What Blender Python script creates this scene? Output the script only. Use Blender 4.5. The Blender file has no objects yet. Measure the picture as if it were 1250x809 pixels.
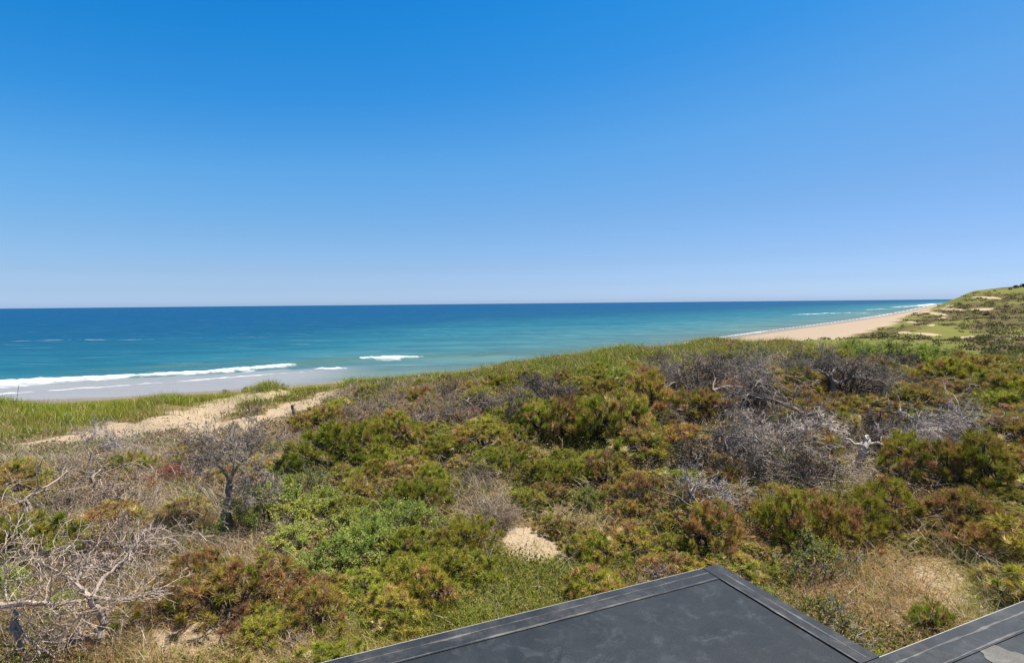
import bpy, math, random
import numpy as np
from mathutils import Matrix, Vector

SC = bpy.context.scene
COL = SC.collection
rad = math.radians
RNG = np.random.default_rng(7)
random.seed(7)

# ------------------------------------------------------------------ camera
CAM_Z = 5.0
PITCH, ROLL = rad(-2.85), rad(-0.557)
FPX = 687.0                                   # focal length in pixels of the 1250 px wide photograph
cam_data = bpy.data.cameras.new('camera')
cam = bpy.data.objects.new('camera', cam_data)
COL.objects.link(cam)
cam_data.sensor_width = 36.0
cam_data.lens = 36.0 * FPX / 1250.0
cam_data.clip_start = 0.05
cam_data.clip_end = 120000.0
CAM_M = Matrix.Rotation(rad(90) + PITCH, 4, 'X') @ Matrix.Rotation(ROLL, 4, 'Z')
CAM_M.translation = (0, 0, CAM_Z)
cam.matrix_world = CAM_M
SC.camera = cam

# ------------------------------------------------------------------ sky, sun, exposure
SUN_EL, SUN_AZ = rad(63), rad(62)             # azimuth clockwise from +Y (the viewing direction)
world = bpy.data.worlds.new('World')
SC.world = world
world.use_nodes = True
wt = world.node_tree
wt.nodes.clear()
sky = wt.nodes.new('ShaderNodeTexSky')
sky.sky_type = 'NISHITA'
sky.sun_disc = False
sky.sun_elevation = SUN_EL
sky.sun_rotation = SUN_AZ
sky.altitude = 0
sky.air_density = 1.0
sky.dust_density = 0.6
sky.ozone_density = 2.2
# the photograph's clear sky is a deeper blue overhead and a pale violet-blue at the horizon: grade the sky by elevation
wtc = wt.nodes.new('ShaderNodeTexCoord'); wsep = wt.nodes.new('ShaderNodeSeparateXYZ'); wramp = wt.nodes.new('ShaderNodeValToRGB')
wmul = wt.nodes.new('ShaderNodeMix'); wmul.data_type = 'RGBA'; wmul.blend_type = 'MULTIPLY'; wmul.inputs[0].default_value = 1.0
wt.links.new(wtc.outputs['Generated'], wsep.inputs[0]); wm1 = wt.nodes.new('ShaderNodeMath'); wm1.operation = 'MULTIPLY_ADD'; wm1.inputs[1].default_value = -0.35; wm1.inputs[2].default_value = 1.0
wm2 = wt.nodes.new('ShaderNodeMath'); wm2.operation = 'MULTIPLY'
wt.links.new(wsep.outputs['X'], wm1.inputs[0]); wt.links.new(wm1.outputs[0], wm2.inputs[0]); wt.links.new(wsep.outputs['Z'], wm2.inputs[1]); wt.links.new(wm2.outputs[0], wramp.inputs[0])
_el = wramp.color_ramp.elements
_st = [(0.008, (.80, 1.14, 2.05)), (0.029, (.68, .94, 1.63)), (0.065, (.64, .85, 1.32)), (0.136, (.59, .88, 1.22)), (0.237, (.47, .99, 1.34)), (0.359, (.20, .93, 1.44)), (0.459, (.10, .91, 1.48)), (0.56, (.03, .83, 1.50)), (0.75, (.32, .75, 1.1)), (1.0, (.62, .74, .84))]
_el[0].position = _st[0][0]; _el[0].color = tuple(v / 2.2 for v in _st[0][1]) + (1,)
_el[1].position = 1.0; _el[1].color = tuple(v / 2.2 for v in _st[-1][1]) + (1,)
for _p, _c in _st[1:-1]:
    _e = _el.new(_p); _e.color = tuple(v / 2.2 for v in _c) + (1,)
bg = wt.nodes.new('ShaderNodeBackground')
EXPOSURE = 0.95
bg.inputs['Strength'].default_value = 0.105 * 2.2 / 2 ** EXPOSURE        # x2.2: the grading ramp is stored divided by 2.2
wo = wt.nodes.new('ShaderNodeOutputWorld')
wt.links.new(sky.outputs[0], wmul.inputs[6]); wt.links.new(wramp.outputs[0], wmul.inputs[7])
wt.links.new(wmul.outputs[2], bg.inputs['Color'])
wm3 = wt.nodes.new('ShaderNodeMath'); wm3.operation = 'MULTIPLY_ADD'; wm3.inputs[1].default_value = -0.15 * bg.inputs['Strength'].default_value; wm3.inputs[2].default_value = bg.inputs['Strength'].default_value
wt.links.new(wsep.outputs['X'], wm3.inputs[0]); wt.links.new(wm3.outputs[0], bg.inputs['Strength'])
wt.links.new(bg.outputs[0], wo.inputs['Surface'])
sun_data = bpy.data.lights.new('sun', 'SUN')
sun_data.energy = 5.0
sun_data.angle = rad(0.53)
sun_data.color = (1.0, 0.93, 0.82)
sun = bpy.data.objects.new('sun', sun_data)
COL.objects.link(sun)
sun_vec = Vector((math.sin(SUN_AZ) * math.cos(SUN_EL), math.cos(SUN_AZ) * math.cos(SUN_EL), math.sin(SUN_EL)))
sun.rotation_euler = sun_vec.to_track_quat('Z', 'Y').to_euler()
sun.location = (0, 0, 60)
SC.view_settings.view_transform = 'Standard'
SC.view_settings.look = 'None'
SC.view_settings.exposure = EXPOSURE
SC.view_settings.gamma = 1.0
SC.view_settings.use_curve_mapping = False
SC.cycles.max_bounces = 6
SC.cycles.diffuse_bounces = 3
SC.cycles.transparent_max_bounces = 4

# ------------------------------------------------------------------ photograph pixel <-> world
RM = np.array(CAM_M.to_3x3())
CAMP = np.array([0, 0, CAM_Z])
def rays(px, py):
    px = np.atleast_1d(np.asarray(px, float)); py = np.atleast_1d(np.asarray(py, float))
    d = np.stack([(px - 625) / FPX, (404.5 - py) / FPX, -np.ones_like(px)], -1)
    d = d @ RM.T
    return d / np.linalg.norm(d, axis=-1, keepdims=True)
def to_px(p):
    q = (np.asarray(p, float) - CAMP) @ RM
    w = np.maximum(-q[..., 2], 1e-4)
    px = 625 + FPX * q[..., 0] / w; py = 404.5 - FPX * q[..., 1] / w
    bad = -q[..., 2] < 0.05
    return np.where(bad, -9999, px), np.where(bad, -9999, py)
def on_plane(px, py, z):
    d = rays(px, py)
    t = (z - CAM_Z) / np.minimum(d[:, 2], -1e-5)
    return CAMP + d * t[:, None]

# ------------------------------------------------------------------ numpy noise
def _hash(ix, iy, seed):
    n = (ix.astype(np.int64) * 374761393 + iy.astype(np.int64) * 668265263 + seed * 144665) & 0x7fffffff
    n = ((n ^ (n >> 13)) * 1274126177) & 0x7fffffff
    return ((n ^ (n >> 16)) & 0xffff) / 65535.0
def vnoise(x, y, seed=0):
    x = np.asarray(x, float); y = np.asarray(y, float)
    ix = np.floor(x); iy = np.floor(y); fx = x - ix; fy = y - iy
    fx = fx * fx * (3 - 2 * fx); fy = fy * fy * (3 - 2 * fy)
    a = _hash(ix, iy, seed); b = _hash(ix + 1, iy, seed); c = _hash(ix, iy + 1, seed); d = _hash(ix + 1, iy + 1, seed)
    return (a * (1 - fx) + b * fx) * (1 - fy) + (c * (1 - fx) + d * fx) * fy
def fbm(x, y, seed=0, oct=4):
    s = 0; amp = 0.5; tot = 0
    for k in range(oct):
        s = s + amp * vnoise(x * 2 ** k + 17.3 * k, y * 2 ** k - 9.1 * k, seed + k); tot += amp; amp *= 0.5
    return s / tot
def sstep(a, b, x):
    t = np.clip((x - a) / (b - a), 0, 1)
    return t * t * (3 - 2 * t)

# ------------------------------------------------------------------ terrain model
SEA = -11.0
SHORE_PX = [(0, 489.5), (150, 484), (300, 474), (430, 464), (620, 453), (760, 434), (870, 413.5), (940, 404), (1020, 393.5), (1075, 385.5), (1110, 379), (1140, 372)]
sp = on_plane([p[0] for p in SHORE_PX], [p[1] for p in SHORE_PX], SEA)[:, :2]
SHORE = np.vstack([[-3000, -1400], [-700, -250], [-250, 8], sp, [3200, 3900], [9000, 9500]])
FOOT = np.array([[-3000, -1450], [-700, -300], [-240, -30], [-82, 72], [-50, 92], [-10, 112], [40, 141], [80, 165], [128, 222], [215, 330], [300, 446], [395, 572], list(SHORE[-4] + [9, -8]), list(SHORE[-3] + [12, -12]), [3215, 3885], [9015, 9485]], float)
def poly_dist(x, y, P):
    """signed distance to a polyline: + on its right-hand (inland) side; and the arc length"""
    x = np.asarray(x, float); y = np.asarray(y, float)
    best = np.full(x.shape, 1e18); sgn = np.ones(x.shape); arc = np.zeros(x.shape); s0 = 0
    for a, b in zip(P[:-1], P[1:]):
        e = b - a; L = np.hypot(*e)
        t = np.clip(((x - a[0]) * e[0] + (y - a[1]) * e[1]) / L ** 2, 0, 1)
        dx = x - a[0] - t * e[0]; dy = y - a[1] - t * e[1]
        d = dx * dx + dy * dy
        m = d < best
        best = np.where(m, d, best)
        sgn = np.where(m, np.sign(-(e[0] * dy - e[1] * dx) + 1e-12), sgn)
        arc = np.where(m, s0 + t * L, arc); s0 += L
    return np.sqrt(best) * sgn, arc

# control points: photograph pixel and ground height
CP_PX = [(0, 805, 0.0), (-150, 700, 0.0), (200, 640, 0.0), (60, 575, -0.3), (150, 535, -0.9), (20, 545, -0.8), (250, 505, -0.8), (350, 487, -0.8), (425, 471, -0.5),
         (200, 489.5, -0.8), (0, 492, -0.75), (-200, 512, -1.0), (330, 472, -0.7), (100, 505, -1.0),
         (440, 469, -0.3), (520, 465, 0.2), (620, 449, 0.95), (690, 439.5, 1.38), (760, 430.5, 1.75), (870, 420, 2.2), (960, 424, 2.0), (1040, 432, 1.7), (1150, 442, 1.4), (1250, 446, 1.2), (1450, 455, 1.0),
         (700, 540, 0.5), (500, 560, 0.2), (330, 560, -0.2), (1050, 590, 0.4), (1100, 520, 1.0), (900, 500, 1.2), (800, 580, 0.4), (1240, 560, 0.8), (650, 680, 0.0), (450, 790, 0.0), (1100, 740, 0.1), (1240, 680, 0.2), (1500, 700, 0.2), (830, 690, 0.0)]
cps = []
for px, py, z in CP_PX:
    p = on_plane(px, py, z)[0]
    cps.append((p[0], p[1], z))
# the hollow behind the ridge, then the far bluff: pixel, distance forward
for px, py, Z in [(960, 424, 120), (1040, 412, 170), (1110, 408, 170), (1110, 396, 270), (1150, 405, 190), (1150, 390, 320), (1200, 412, 150), (1250, 426, 95), (1200, 392, 270), (1250, 398, 220), (1250, 410, 150),
                  (1250, 382, 310), (1200, 378, 340), (1150, 379, 480), (1250, 365, 430), (1192, 355, 520), (1178, 360, 520), (1210, 354, 530), (1250, 351, 520), (1300, 349, 540), (1165, 366, 600), (1150, 369, 900),
                  (1220, 365, 450), (1400, 372, 380), (1400, 400, 200), (1192, 358, 700), (1300, 352, 800)]:
    d = rays(px, py)[0]; p = CAMP + d * (Z / d[1])
    cps.append(tuple(p))
# behind the crest the ground falls
for px, r, z in [(-200, 60, -4.5), (0, 60, -4), (200, 60, -4), (330, 60, -4), (440, 60, -4), (620, 58, -3), (760, 56, -2.0), (870, 58, -1.5), (960, 60, -1.5), (1040, 60, -1.6), (1150, 58, -1.6), (1250, 55, -1.2), (1450, 55, -1.0),
                 (760, 100, -6), (870, 90, -5.0), (500, 90, -6), (0, 90, -7), (300, 90, -7)]:
    a = math.atan2(px - 625, FPX); cps.append((r * math.sin(a), r * math.cos(a), z))
for a in range(0, 360, 30):
    cps.append((4.0 * math.sin(rad(a)), 4.0 * math.cos(rad(a)), 0.0))
for a, z in [(90, 0.5), (120, 0.5), (150, 0.4), (180, 0.3), (210, 0.2), (240, 0), (270, -.5)]:
    for r in (20, 80, 400, 2500): cps.append((r * math.sin(rad(a)), r * math.cos(rad(a)), z + 0.4 * math.log(r / 20)))
for a in (60, 72): cps.append((2500 * math.sin(rad(a)), 2500 * math.cos(rad(a)), 12))
CP = np.array(cps)
def _uv(x, y):
    r = np.maximum(np.hypot(x, y), 1.5); a = np.arctan2(x, y)
    l = np.log(r)
    return np.stack([2.4 * np.sin(a) * (0.4 + 0.35 * l), 2.4 * np.cos(a) * (0.4 + 0.35 * l)], -1) * 1.6 + 0
_C = _uv(CP[:, 0], CP[:, 1])
def _phi(r2): return r2 ** 0.75
_n = len(CP)
_A = np.zeros((_n + 3, _n + 3))
_A[:_n, :_n] = _phi(((_C[:, None] - _C[None]) ** 2).sum(-1)) + np.eye(_n) * 2e-3
_A[:_n, _n] = 1; _A[:_n, _n + 1:] = _C; _A[_n, :_n] = 1; _A[_n + 1:, :_n] = _C.T
_W = np.linalg.solve(_A, np.concatenate([CP[:, 2], [0, 0, 0]]))
def hill(x, y):
    q = _uv(x, y); shp = q.shape[:-1]; q = q.reshape(-1, 2); out = np.empty(len(q))
    for i in range(0, len(q), 20000):
        k = q[i:i + 20000]
        out[i:i + 20000] = _phi(((k[:, None] - _C[None]) ** 2).sum(-1)) @ _W[:_n] + _W[_n] + k @ _W[_n + 1:]
    return out.reshape(shp)
def ground(x, y):
    x = np.asarray(x, float); y = np.asarray(y, float)
    ds, _ = poly_dist(x, y, SHORE); df, _ = poly_dist(x, y, FOOT)
    r = np.hypot(x, y)
    beach = np.where(ds < 0, np.maximum(SEA + ds * 0.035, SEA - 25), SEA + np.minimum(ds * 0.06, 2.2))
    h = np.clip(hill(x, y), -9, 40)
    h = h + (fbm(x * 0.5, y * 0.5, 3) - 0.5) * 0.35 * sstep(4, 9, r) + (fbm(x * 0.03, y * 0.03, 5) - 0.5) * 5 * sstep(60, 160, r) * (1 - .5 * sstep(400, 600, r))
    w = sstep(0, 1, df / (22 + 0.02 * r))
    return beach * (1 - w) + h * w
_T = np.exp(np.linspace(math.log(4), math.log(3000), 700))
def hit(px, py):
    """ground point under a photograph pixel"""
    d = rays(px, py)
    out = np.zeros((len(d), 3))
    for i, v in enumerate(d):
        P = CAMP + v * _T[:, None]
        k = np.argmax(P[:, 2] < ground(P[:, 0], P[:, 1]))
        lo, hi = _T[max(k - 1, 0)], _T[k]
        for _ in range(12):
            m = (lo + hi) / 2; p = CAMP + v * m
            if p[2] < ground(p[0], p[1]): hi = m
            else: lo = m
        out[i] = CAMP + v * hi
    return out

# ------------------------------------------------------------------ mesh and material helpers
def mesh_np(name, V, loops, counts, col=None, smooth=False, attrs=None):
    V = np.asarray(V, np.float32); loops = np.asarray(loops, np.int32).ravel(); counts = np.asarray(counts, np.int32)
    me = bpy.data.meshes.new(name)
    me.vertices.add(len(V)); me.vertices.foreach_set('co', V.ravel())
    me.loops.add(len(loops)); me.loops.foreach_set('vertex_index', loops)
    me.polygons.add(len(counts))
    st = np.concatenate([[0], np.cumsum(counts)[:-1]]).astype(np.int32)
    me.polygons.foreach_set('loop_start', st)
    me.polygons.foreach_set('use_smooth', np.full(len(counts), smooth, bool))
    if col is not None:
        c = np.ones((len(V), 4), np.float32); c[:, :3] = col
        a = me.attributes.new('col', 'FLOAT_COLOR', 'POINT'); a.data.foreach_set('color', c.ravel())
    for k, v in (attrs or {}).items():
        a = me.attributes.new(k, 'FLOAT', 'POINT'); a.data.foreach_set('value', np.asarray(v, np.float32).ravel())
    me.update(calc_edges=True); me.validate()
    return me
class MB:
    """collects tubes, boxes, leaves and needles into one mesh"""
    def __init__(self): self.V = []; self.L = []; self.N = []; self.C = []; self.n = 0
    def add(self, V, F, col=(1, 1, 1)):
        V = np.asarray(V, float); self.V.append(V)
        F = np.asarray(F)
        self.L.append((F + self.n).ravel()); self.N.append(np.full(len(F), F.shape[1]))
        c = np.empty((len(V), 3)); c[:] = col; self.C.append(c); self.n += len(V)
    def tube(self, P, R, sides=5, col=(1, 1, 1), cap=True):
        P = np.asarray(P, float); R = np.broadcast_to(np.asarray(R, float), (len(P),))
        T = np.gradient(P, axis=0); T /= np.linalg.norm(T, axis=1, keepdims=True) + 1e-9
        up = np.array([0, 0, 1.0]) if abs(T[0, 2]) < 0.9 else np.array([1.0, 0, 0])
        rings = []
        for p, t, r in zip(P, T, R):
            a = np.cross(t, up); a /= np.linalg.norm(a) + 1e-9; b = np.cross(t, a)
            ang = np.arange(sides) * 2 * math.pi / sides
            rings.append(p + r * (np.cos(ang)[:, None] * a + np.sin(ang)[:, None] * b))
        V = np.concatenate(rings); F = []
        for i in range(len(P) - 1):
            for k in range(sides):
                k2 = (k + 1) % sides
                F.append((i * sides + k, i * sides + k2, (i + 1) * sides + k2, (i + 1) * sides + k))
        self.add(V, F, col)
        if cap and R[-1] > 0.004: self.add(rings[-1], [tuple(range(sides))], col)
    def box(self, x0, x1, y0, y1, z0, z1, M=None, col=(1, 1, 1)):
        V = np.array([[x, y, z] for z in (z0, z1) for y in (y0, y1) for x in (x0, x1)], float)
        if M is not None: V = V @ np.array(M.to_3x3()).T + np.array(M.translation)
        self.add(V, [(0, 2, 3, 1), (4, 5, 7, 6), (0, 1, 5, 4), (2, 6, 7, 3), (0, 4, 6, 2), (1, 3, 7, 5)], col)
    def mesh(self, name, smooth=False):
        return mesh_np(name, np.concatenate(self.V), np.concatenate(self.L), np.concatenate(self.N), np.concatenate(self.C), smooth)
def link(name, me, mat=None, parent=None, loc=None):
    o = bpy.data.objects.new(name, me); COL.objects.link(o)
    if mat is not None and me is not None and not me.materials: me.materials.append(mat)
    if parent is not None: o.parent = parent
    if loc is not None: o.location = loc
    return o
def tag(o, label=None, cat=None, group=None, kind=None):
    if label: o['label'] = label
    if cat: o['category'] = cat
    if group: o['group'] = group
    if kind: o['kind'] = kind
    return o

class NT:
    def __init__(self, name):
        self.m = bpy.data.materials.new(name); self.m.use_nodes = True
        self.t = self.m.node_tree; self.t.nodes.clear()
        self.out = self.n('OutputMaterial')
    def n(self, kind, **kw):
        nd = self.t.nodes.new('ShaderNode' + kind)
        for k, v in kw.items():
            if hasattr(nd, k): setattr(nd, k, v)
            else: nd.inputs[k].default_value = v
        return nd
    def l(self, a, b): self.t.links.new(a, b)
    def math(self, op, a, b=None, clamp=False):
        nd = self.n('Math', operation=op, use_clamp=clamp)
        for i, v in enumerate((a, b)):
            if v is None: continue
            if isinstance(v, (int, float)): nd.inputs[i].default_value = v
            else: self.l(v, nd.inputs[i])
        return nd.outputs[0]
    def mix(self, f, a, b, blend='MIX'):
        nd = self.n('Mix', data_type='RGBA', blend_type=blend)
        for s, v in ((nd.inputs[0], f), (nd.inputs[6], a), (nd.inputs[7], b)):
            if isinstance(v, (int, float)): s.default_value = v
            elif isinstance(v, tuple): s.default_value = v + (1,) if len(v) == 3 else v
            else: self.l(v, s)
        return nd.outputs[2]
    def noise(self, scale, detail=4, rough=0.55, vec=None, dist=0.0):
        nd = self.n('TexNoise', Scale=scale, Detail=detail, Roughness=rough, Distortion=dist)
        if vec is None:
            if not hasattr(self, 'pos'): self.pos = self.n('NewGeometry').outputs['Position']
            vec = self.pos
        self.l(vec, nd.inputs['Vector'])
        return nd.outputs['Fac']
    def ramp(self, f, a, b):
        nd = self.n('MapRange'); nd.interpolation_type = 'SMOOTHSTEP'
        nd.inputs['From Min'].default_value = a; nd.inputs['From Max'].default_value = b
        self.l(f, nd.inputs['Value'])
        return nd.outputs[0]
    def attr(self, name, out='Color'): return self.n('Attribute', attribute_name=name).outputs[out]

def foliage_mat(name, rough=0.55, trans=0.26, spec=0.08, vary=0.25):
    T = NT(name)
    c = T.attr('col')
    oi = T.n('ObjectInfo')
    hs = T.n('HueSaturation')
    hs.inputs['Saturation'].default_value = 1.0
    T.l(T.math('ADD', T.math('MULTIPLY', oi.outputs['Random'], 0.03), 0.482), hs.inputs['Hue'])
    T.l(T.math('ADD', T.math('MULTIPLY', T.math('FRACT', T.math('MULTIPLY', oi.outputs['Random'], 13.7)), vary * 2), 1 - vary), hs.inputs['Value'])
    T.l(c, hs.inputs['Color'])
    p = T.n('BsdfPrincipled', Roughness=rough)
    p.inputs['Specular IOR Level'].default_value = spec
    T.l(hs.outputs[0], p.inputs['Base Color'])
    tr = T.n('BsdfTranslucent'); T.l(hs.outputs[0], tr.inputs['Color'])
    mx = T.n('MixShader'); mx.inputs[0].default_value = trans
    T.l(p.outputs[0], mx.inputs[1]); T.l(tr.outputs[0], mx.inputs[2]); T.l(mx.outputs[0], T.out.inputs['Surface'])
    return T.m
def bark_mat(name, scale=40):
    T = NT(name)
    tc = T.n('TexCoord').outputs['Object']
    n1 = T.noise(scale, 5, 0.6, tc)
    c = T.mix(T.ramp(n1, 0.35, 0.7), (0.45, 0.42, 0.40), (1.0, 1.0, 1.0))
    c = T.mix(1.0, T.attr('col'), c, 'MULTIPLY')
    p = T.n('BsdfPrincipled', Roughness=0.85)
    p.inputs['Specular IOR Level'].default_value = 0.2
    T.l(c, p.inputs['Base Color'])
    b = T.n('Bump', Strength=0.5, Distance=0.01); T.l(n1, b.inputs['Height']); T.l(b.outputs[0], p.inputs['Normal'])
    T.l(p.outputs[0], T.out.inputs['Surface'])
    return T.m
M_NEEDLE = foliage_mat('pine_needles')
M_LEAF = foliage_mat('leaves', 0.5, 0.35, 0.15)
M_GRASS = foliage_mat('grass_blades', 0.6, 0.35, 0.05, 0.0)
M_BARK = bark_mat('weathered_bark')

# ------------------------------------------------------------------ zones seen in the photograph, carried to the ground
def soft_ell(px, py, cx, cy, rx, ry, rot=0, edge=0.35):
    c, s = math.cos(rad(rot)), math.sin(rad(rot))
    dx, dy = px - cx, py - cy
    u = (dx * c + dy * s) / rx; v = (-dx * s + dy * c) / ry
    return 1 - sstep(1 - edge, 1 + edge, np.hypot(u, v))
SAND_ELL = [(60, 541, 42, 6, -8), (130, 530, 66, 10, -9), (215, 516, 62, 13, -12), (265, 500, 60, 12, -18), (325, 486, 50, 6, -12), (390, 474, 42, 6, -14), (330, 508, 46, 9, -22), (378, 492, 40, 6, -24), (275, 520, 50, 7, -10),
            (650, 664, 38, 20, 10), (690, 686, 16, 8, 20), (752, 708, 14, 9, 0), (1150, 712, 50, 30, 20), (1122, 742, 34, 22, -20), (270, 652, 36, 10, -6), (196, 730, 50, 20, -15), (240, 780, 46, 22, -10), (215, 690, 40, 8, -10), (430, 798, 40, 10, -6)]
SAND_W = [1] * 9 + [1, .9, .9, .55, .5, 1.0, .7, .9, .5, .6]
GREEN_ISLE = [(318, 494, 34, 5, -8), (372, 480, 26, 2.5, -10), (300, 505, 26, 2.5, -5)]
def sand_mask(x, y, z):
    px, py = to_px(np.stack([x, y, z], -1))
    nx = (fbm(x * 1.1, y * 1.1, 21) - 0.5) * 2
    m = np.zeros_like(x)
    for e, w in zip(SAND_ELL, SAND_W): m = np.maximum(m, w * soft_ell(px + nx * 14, py + nx * 5, *e))
    for e in GREEN_ISLE: m = m * (1 - soft_ell(px + nx * 10, py + nx * 2, *e))
    return m * (np.hypot(x, y) < 60)

# ------------------------------------------------------------------ terrain mesh: one polar sheet to the horizon
az = np.concatenate([np.linspace(-180, -64, 40)[:-1], np.linspace(-64, -50, 20)[:-1], np.linspace(-50, 52, 409)[:-1], np.linspace(52, 70, 24)[:-1], np.linspace(70, 180, 38)])
rr = np.concatenate([[0.05, 1.5], np.exp(np.linspace(math.log(3), math.log(60), 190)), np.exp(np.linspace(math.log(60), math.log(2600), 260))[1:], [4000, 8000, 20000, 60000]])
A, Rr = np.meshgrid(np.radians(az), rr)
X = Rr * np.sin(A); Y = Rr * np.cos(A)
Z = ground(X, Y)
far = sstep(2600, 8000, Rr); ds_g, _ = poly_dist(X, Y, SHORE)
Z = np.where(ds_g > 0, Z * (1 - far) + 8 * far, Z)
na, nr = len(az), len(rr)
def grid_faces(nr, na):
    i, j = np.meshgrid(np.arange(nr - 1), np.arange(na - 1), indexing='ij')
    a = (i * na + j).ravel()
    return np.stack([a, a + 1, a + na + 1, a + na], -1)[:, ::-1]
df_g, _ = poly_dist(X, Y, FOOT)
beachm = 1 - sstep(-2, 8 + 0.02 * Rr, df_g + (fbm(X * .06, Y * .06, 31) - .5) * 16)
sandm = np.maximum(sand_mask(X, Y, Z), 0)
wet = (1 - sstep(2, np.where(X < -15, 40, 16), ds_g))
# far dunes: blow-outs of bare sand, brown scrub and green grass
pxg, pyg = to_px(np.stack([X, Y, Z], -1))
farm = sstep(70, 100, Rr)
brown = sstep(0.47, 0.60, fbm(X * 0.022, Y * 0.022, 41, 5) - .07 + 0.20 * sstep(1140, 1220, pxg) - 0.1 * sstep(20, 8, np.abs(pyg - 355)))
blow = np.zeros_like(X)
for e in [(1212, 363.5, 14, 1.2, 4), (1190, 362.5, 8, .8, 0), (1160, 377.5, 18, 1.3, 3), (1198, 377.5, 16, 1.5, -2), (1145, 383, 12, 1.6, 10), (1128, 381, 10, 1.5, -20), (1150, 388, 6, 1.3, 0), (1113, 393, 8, 1.1, 4), (1136, 396.5, 5, 1, 0),
          (1132, 408, 16, 1.5, 5), (1105, 406, 9, 1.1, 0), (1245, 411, 14, 1.8, -8), (1180, 411, 10, 1.0, -4), (1160, 373, 6, 1, 0)]:
    blow = np.maximum(blow, soft_ell(pxg + (fbm(X * .05, Y * .05, 9) - .5) * 10, pyg, *e))
blow *= farm
sandm = np.maximum(np.maximum(sandm, beachm), blow)
GRN, BRN = np.array([0.095, 0.115, 0.025]), np.array([0.082, 0.072, 0.034])
g2 = np.array([0.155, 0.165, 0.040])
gm = fbm(X * .05, Y * .05, 51, 4)[..., None]
farcol = (GRN * (1 - gm) + g2 * gm) * (1 - brown[..., None]) + BRN * brown[..., None]
litter = np.array([0.17, 0.125, 0.06]) * (0.7 + 0.6 * fbm(X * 1.7, Y * 1.7, 61)[..., None])
base = litter * (1 - farm[..., None]) + farcol * farm[..., None]
me = mesh_np('ground', np.stack([X, Y, Z], -1).reshape(-1, 3), grid_faces(nr, na), np.full((nr - 1) * (na - 1), 4), base.reshape(-1, 3), True,
             {'sand': sandm, 'wet': wet, 'beach': beachm})
T = NT('dune_ground')
n1 = T.noise(1.3, 6); n2 = T.noise(14, 5); n3 = T.noise(70, 3)
sandc = T.mix(T.ramp(n1, 0.3, 0.7), (0.3350, 0.2560, 0.1700), (0.4048, 0.3200, 0.2260))
sandc = T.mix(T.math('MULTIPLY', T.ramp(n2, 0.48, 0.7), 0.5), sandc, (0.2334, 0.1648, 0.0992))
sandc = T.mix(T.attr('beach', 'Fac'), sandc, T.mix(T.ramp(n1, 0.3, 0.7), (0.2920, 0.2275, 0.1696), (0.3259, 0.2614, 0.2002)))
sandc = T.mix(T.attr('wet', 'Fac'), sandc, (0.1804, 0.1619, 0.1478))
soil = T.mix(T.ramp(n2, 0.35, 0.7), T.attr('col'), T.mix(0.5, T.attr('col'), (0.20, 0.16, 0.09)))
soil = T.mix(T.math('MULTIPLY', T.ramp(n3, 0.45, 0.7), 0.4), soil, T.mix(0.7, soil, (0.02, 0.02, 0.01)))
sm = T.ramp(T.math('ADD', T.attr('sand', 'Fac'), T.math('MULTIPLY', T.math('SUBTRACT', n2, 0.5), 1.5)), 0.38, 0.56)
p = T.n('BsdfPrincipled', Roughness=0.95)
p.inputs['Specular IOR Level'].default_value = 0.0
T.l(T.mix(sm, soil, sandc), p.inputs['Base Color'])
b = T.n('Bump', Strength=0.9, Distance=0.09)
T.l(T.math('ADD', n2, T.math('MULTIPLY', n1, 2)), b.inputs['Height']); T.l(b.outputs[0], p.inputs['Normal'])
T.l(p.outputs[0], T.out.inputs['Surface'])
tag(link('ground', me, T.m), kind='structure')

# ------------------------------------------------------------------ sea
az = np.linspace(-75, 62, 500); rr = np.concatenate([np.exp(np.linspace(math.log(70), math.log(1200), 560)), np.exp(np.linspace(math.log(1200), math.log(60000), 140))[1:]])
A, Rr = np.meshgrid(np.radians(az), rr); X = Rr * np.sin(A); Y = Rr * np.cos(A)
ds_w, arc = poly_dist(X, Y, SHORE); off = -ds_w
def seg_mask(pts, w, ragged=0.5):
    q = on_plane([p[0] for p in pts], [p[1] for p in pts], SEA)[:, :2]
    wv = np.asarray(w, float)
    best = np.zeros_like(X)
    for i, (a, b) in enumerate(zip(q[:-1], q[1:])):
        e = b - a; L = np.hypot(*e)
        t = np.clip(((X - a[0]) * e[0] + (Y - a[1]) * e[1]) / L ** 2, 0, 1)
        d = np.hypot(X - a[0] - t * e[0], Y - a[1] - t * e[1])
        ww = wv if wv.ndim == 0 else wv[i] * (1 - t) + wv[i + 1] * t
        best = np.maximum(best, 1 - sstep(0.55, 1.15, d / ww + (fbm(X * .12, Y * .12, 71, 4) - .5) * 2.2 * ragged + (fbm(X * .5, Y * .5, 72, 3) - .5) * ragged))
    return best
foam = np.zeros_like(X)
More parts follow.
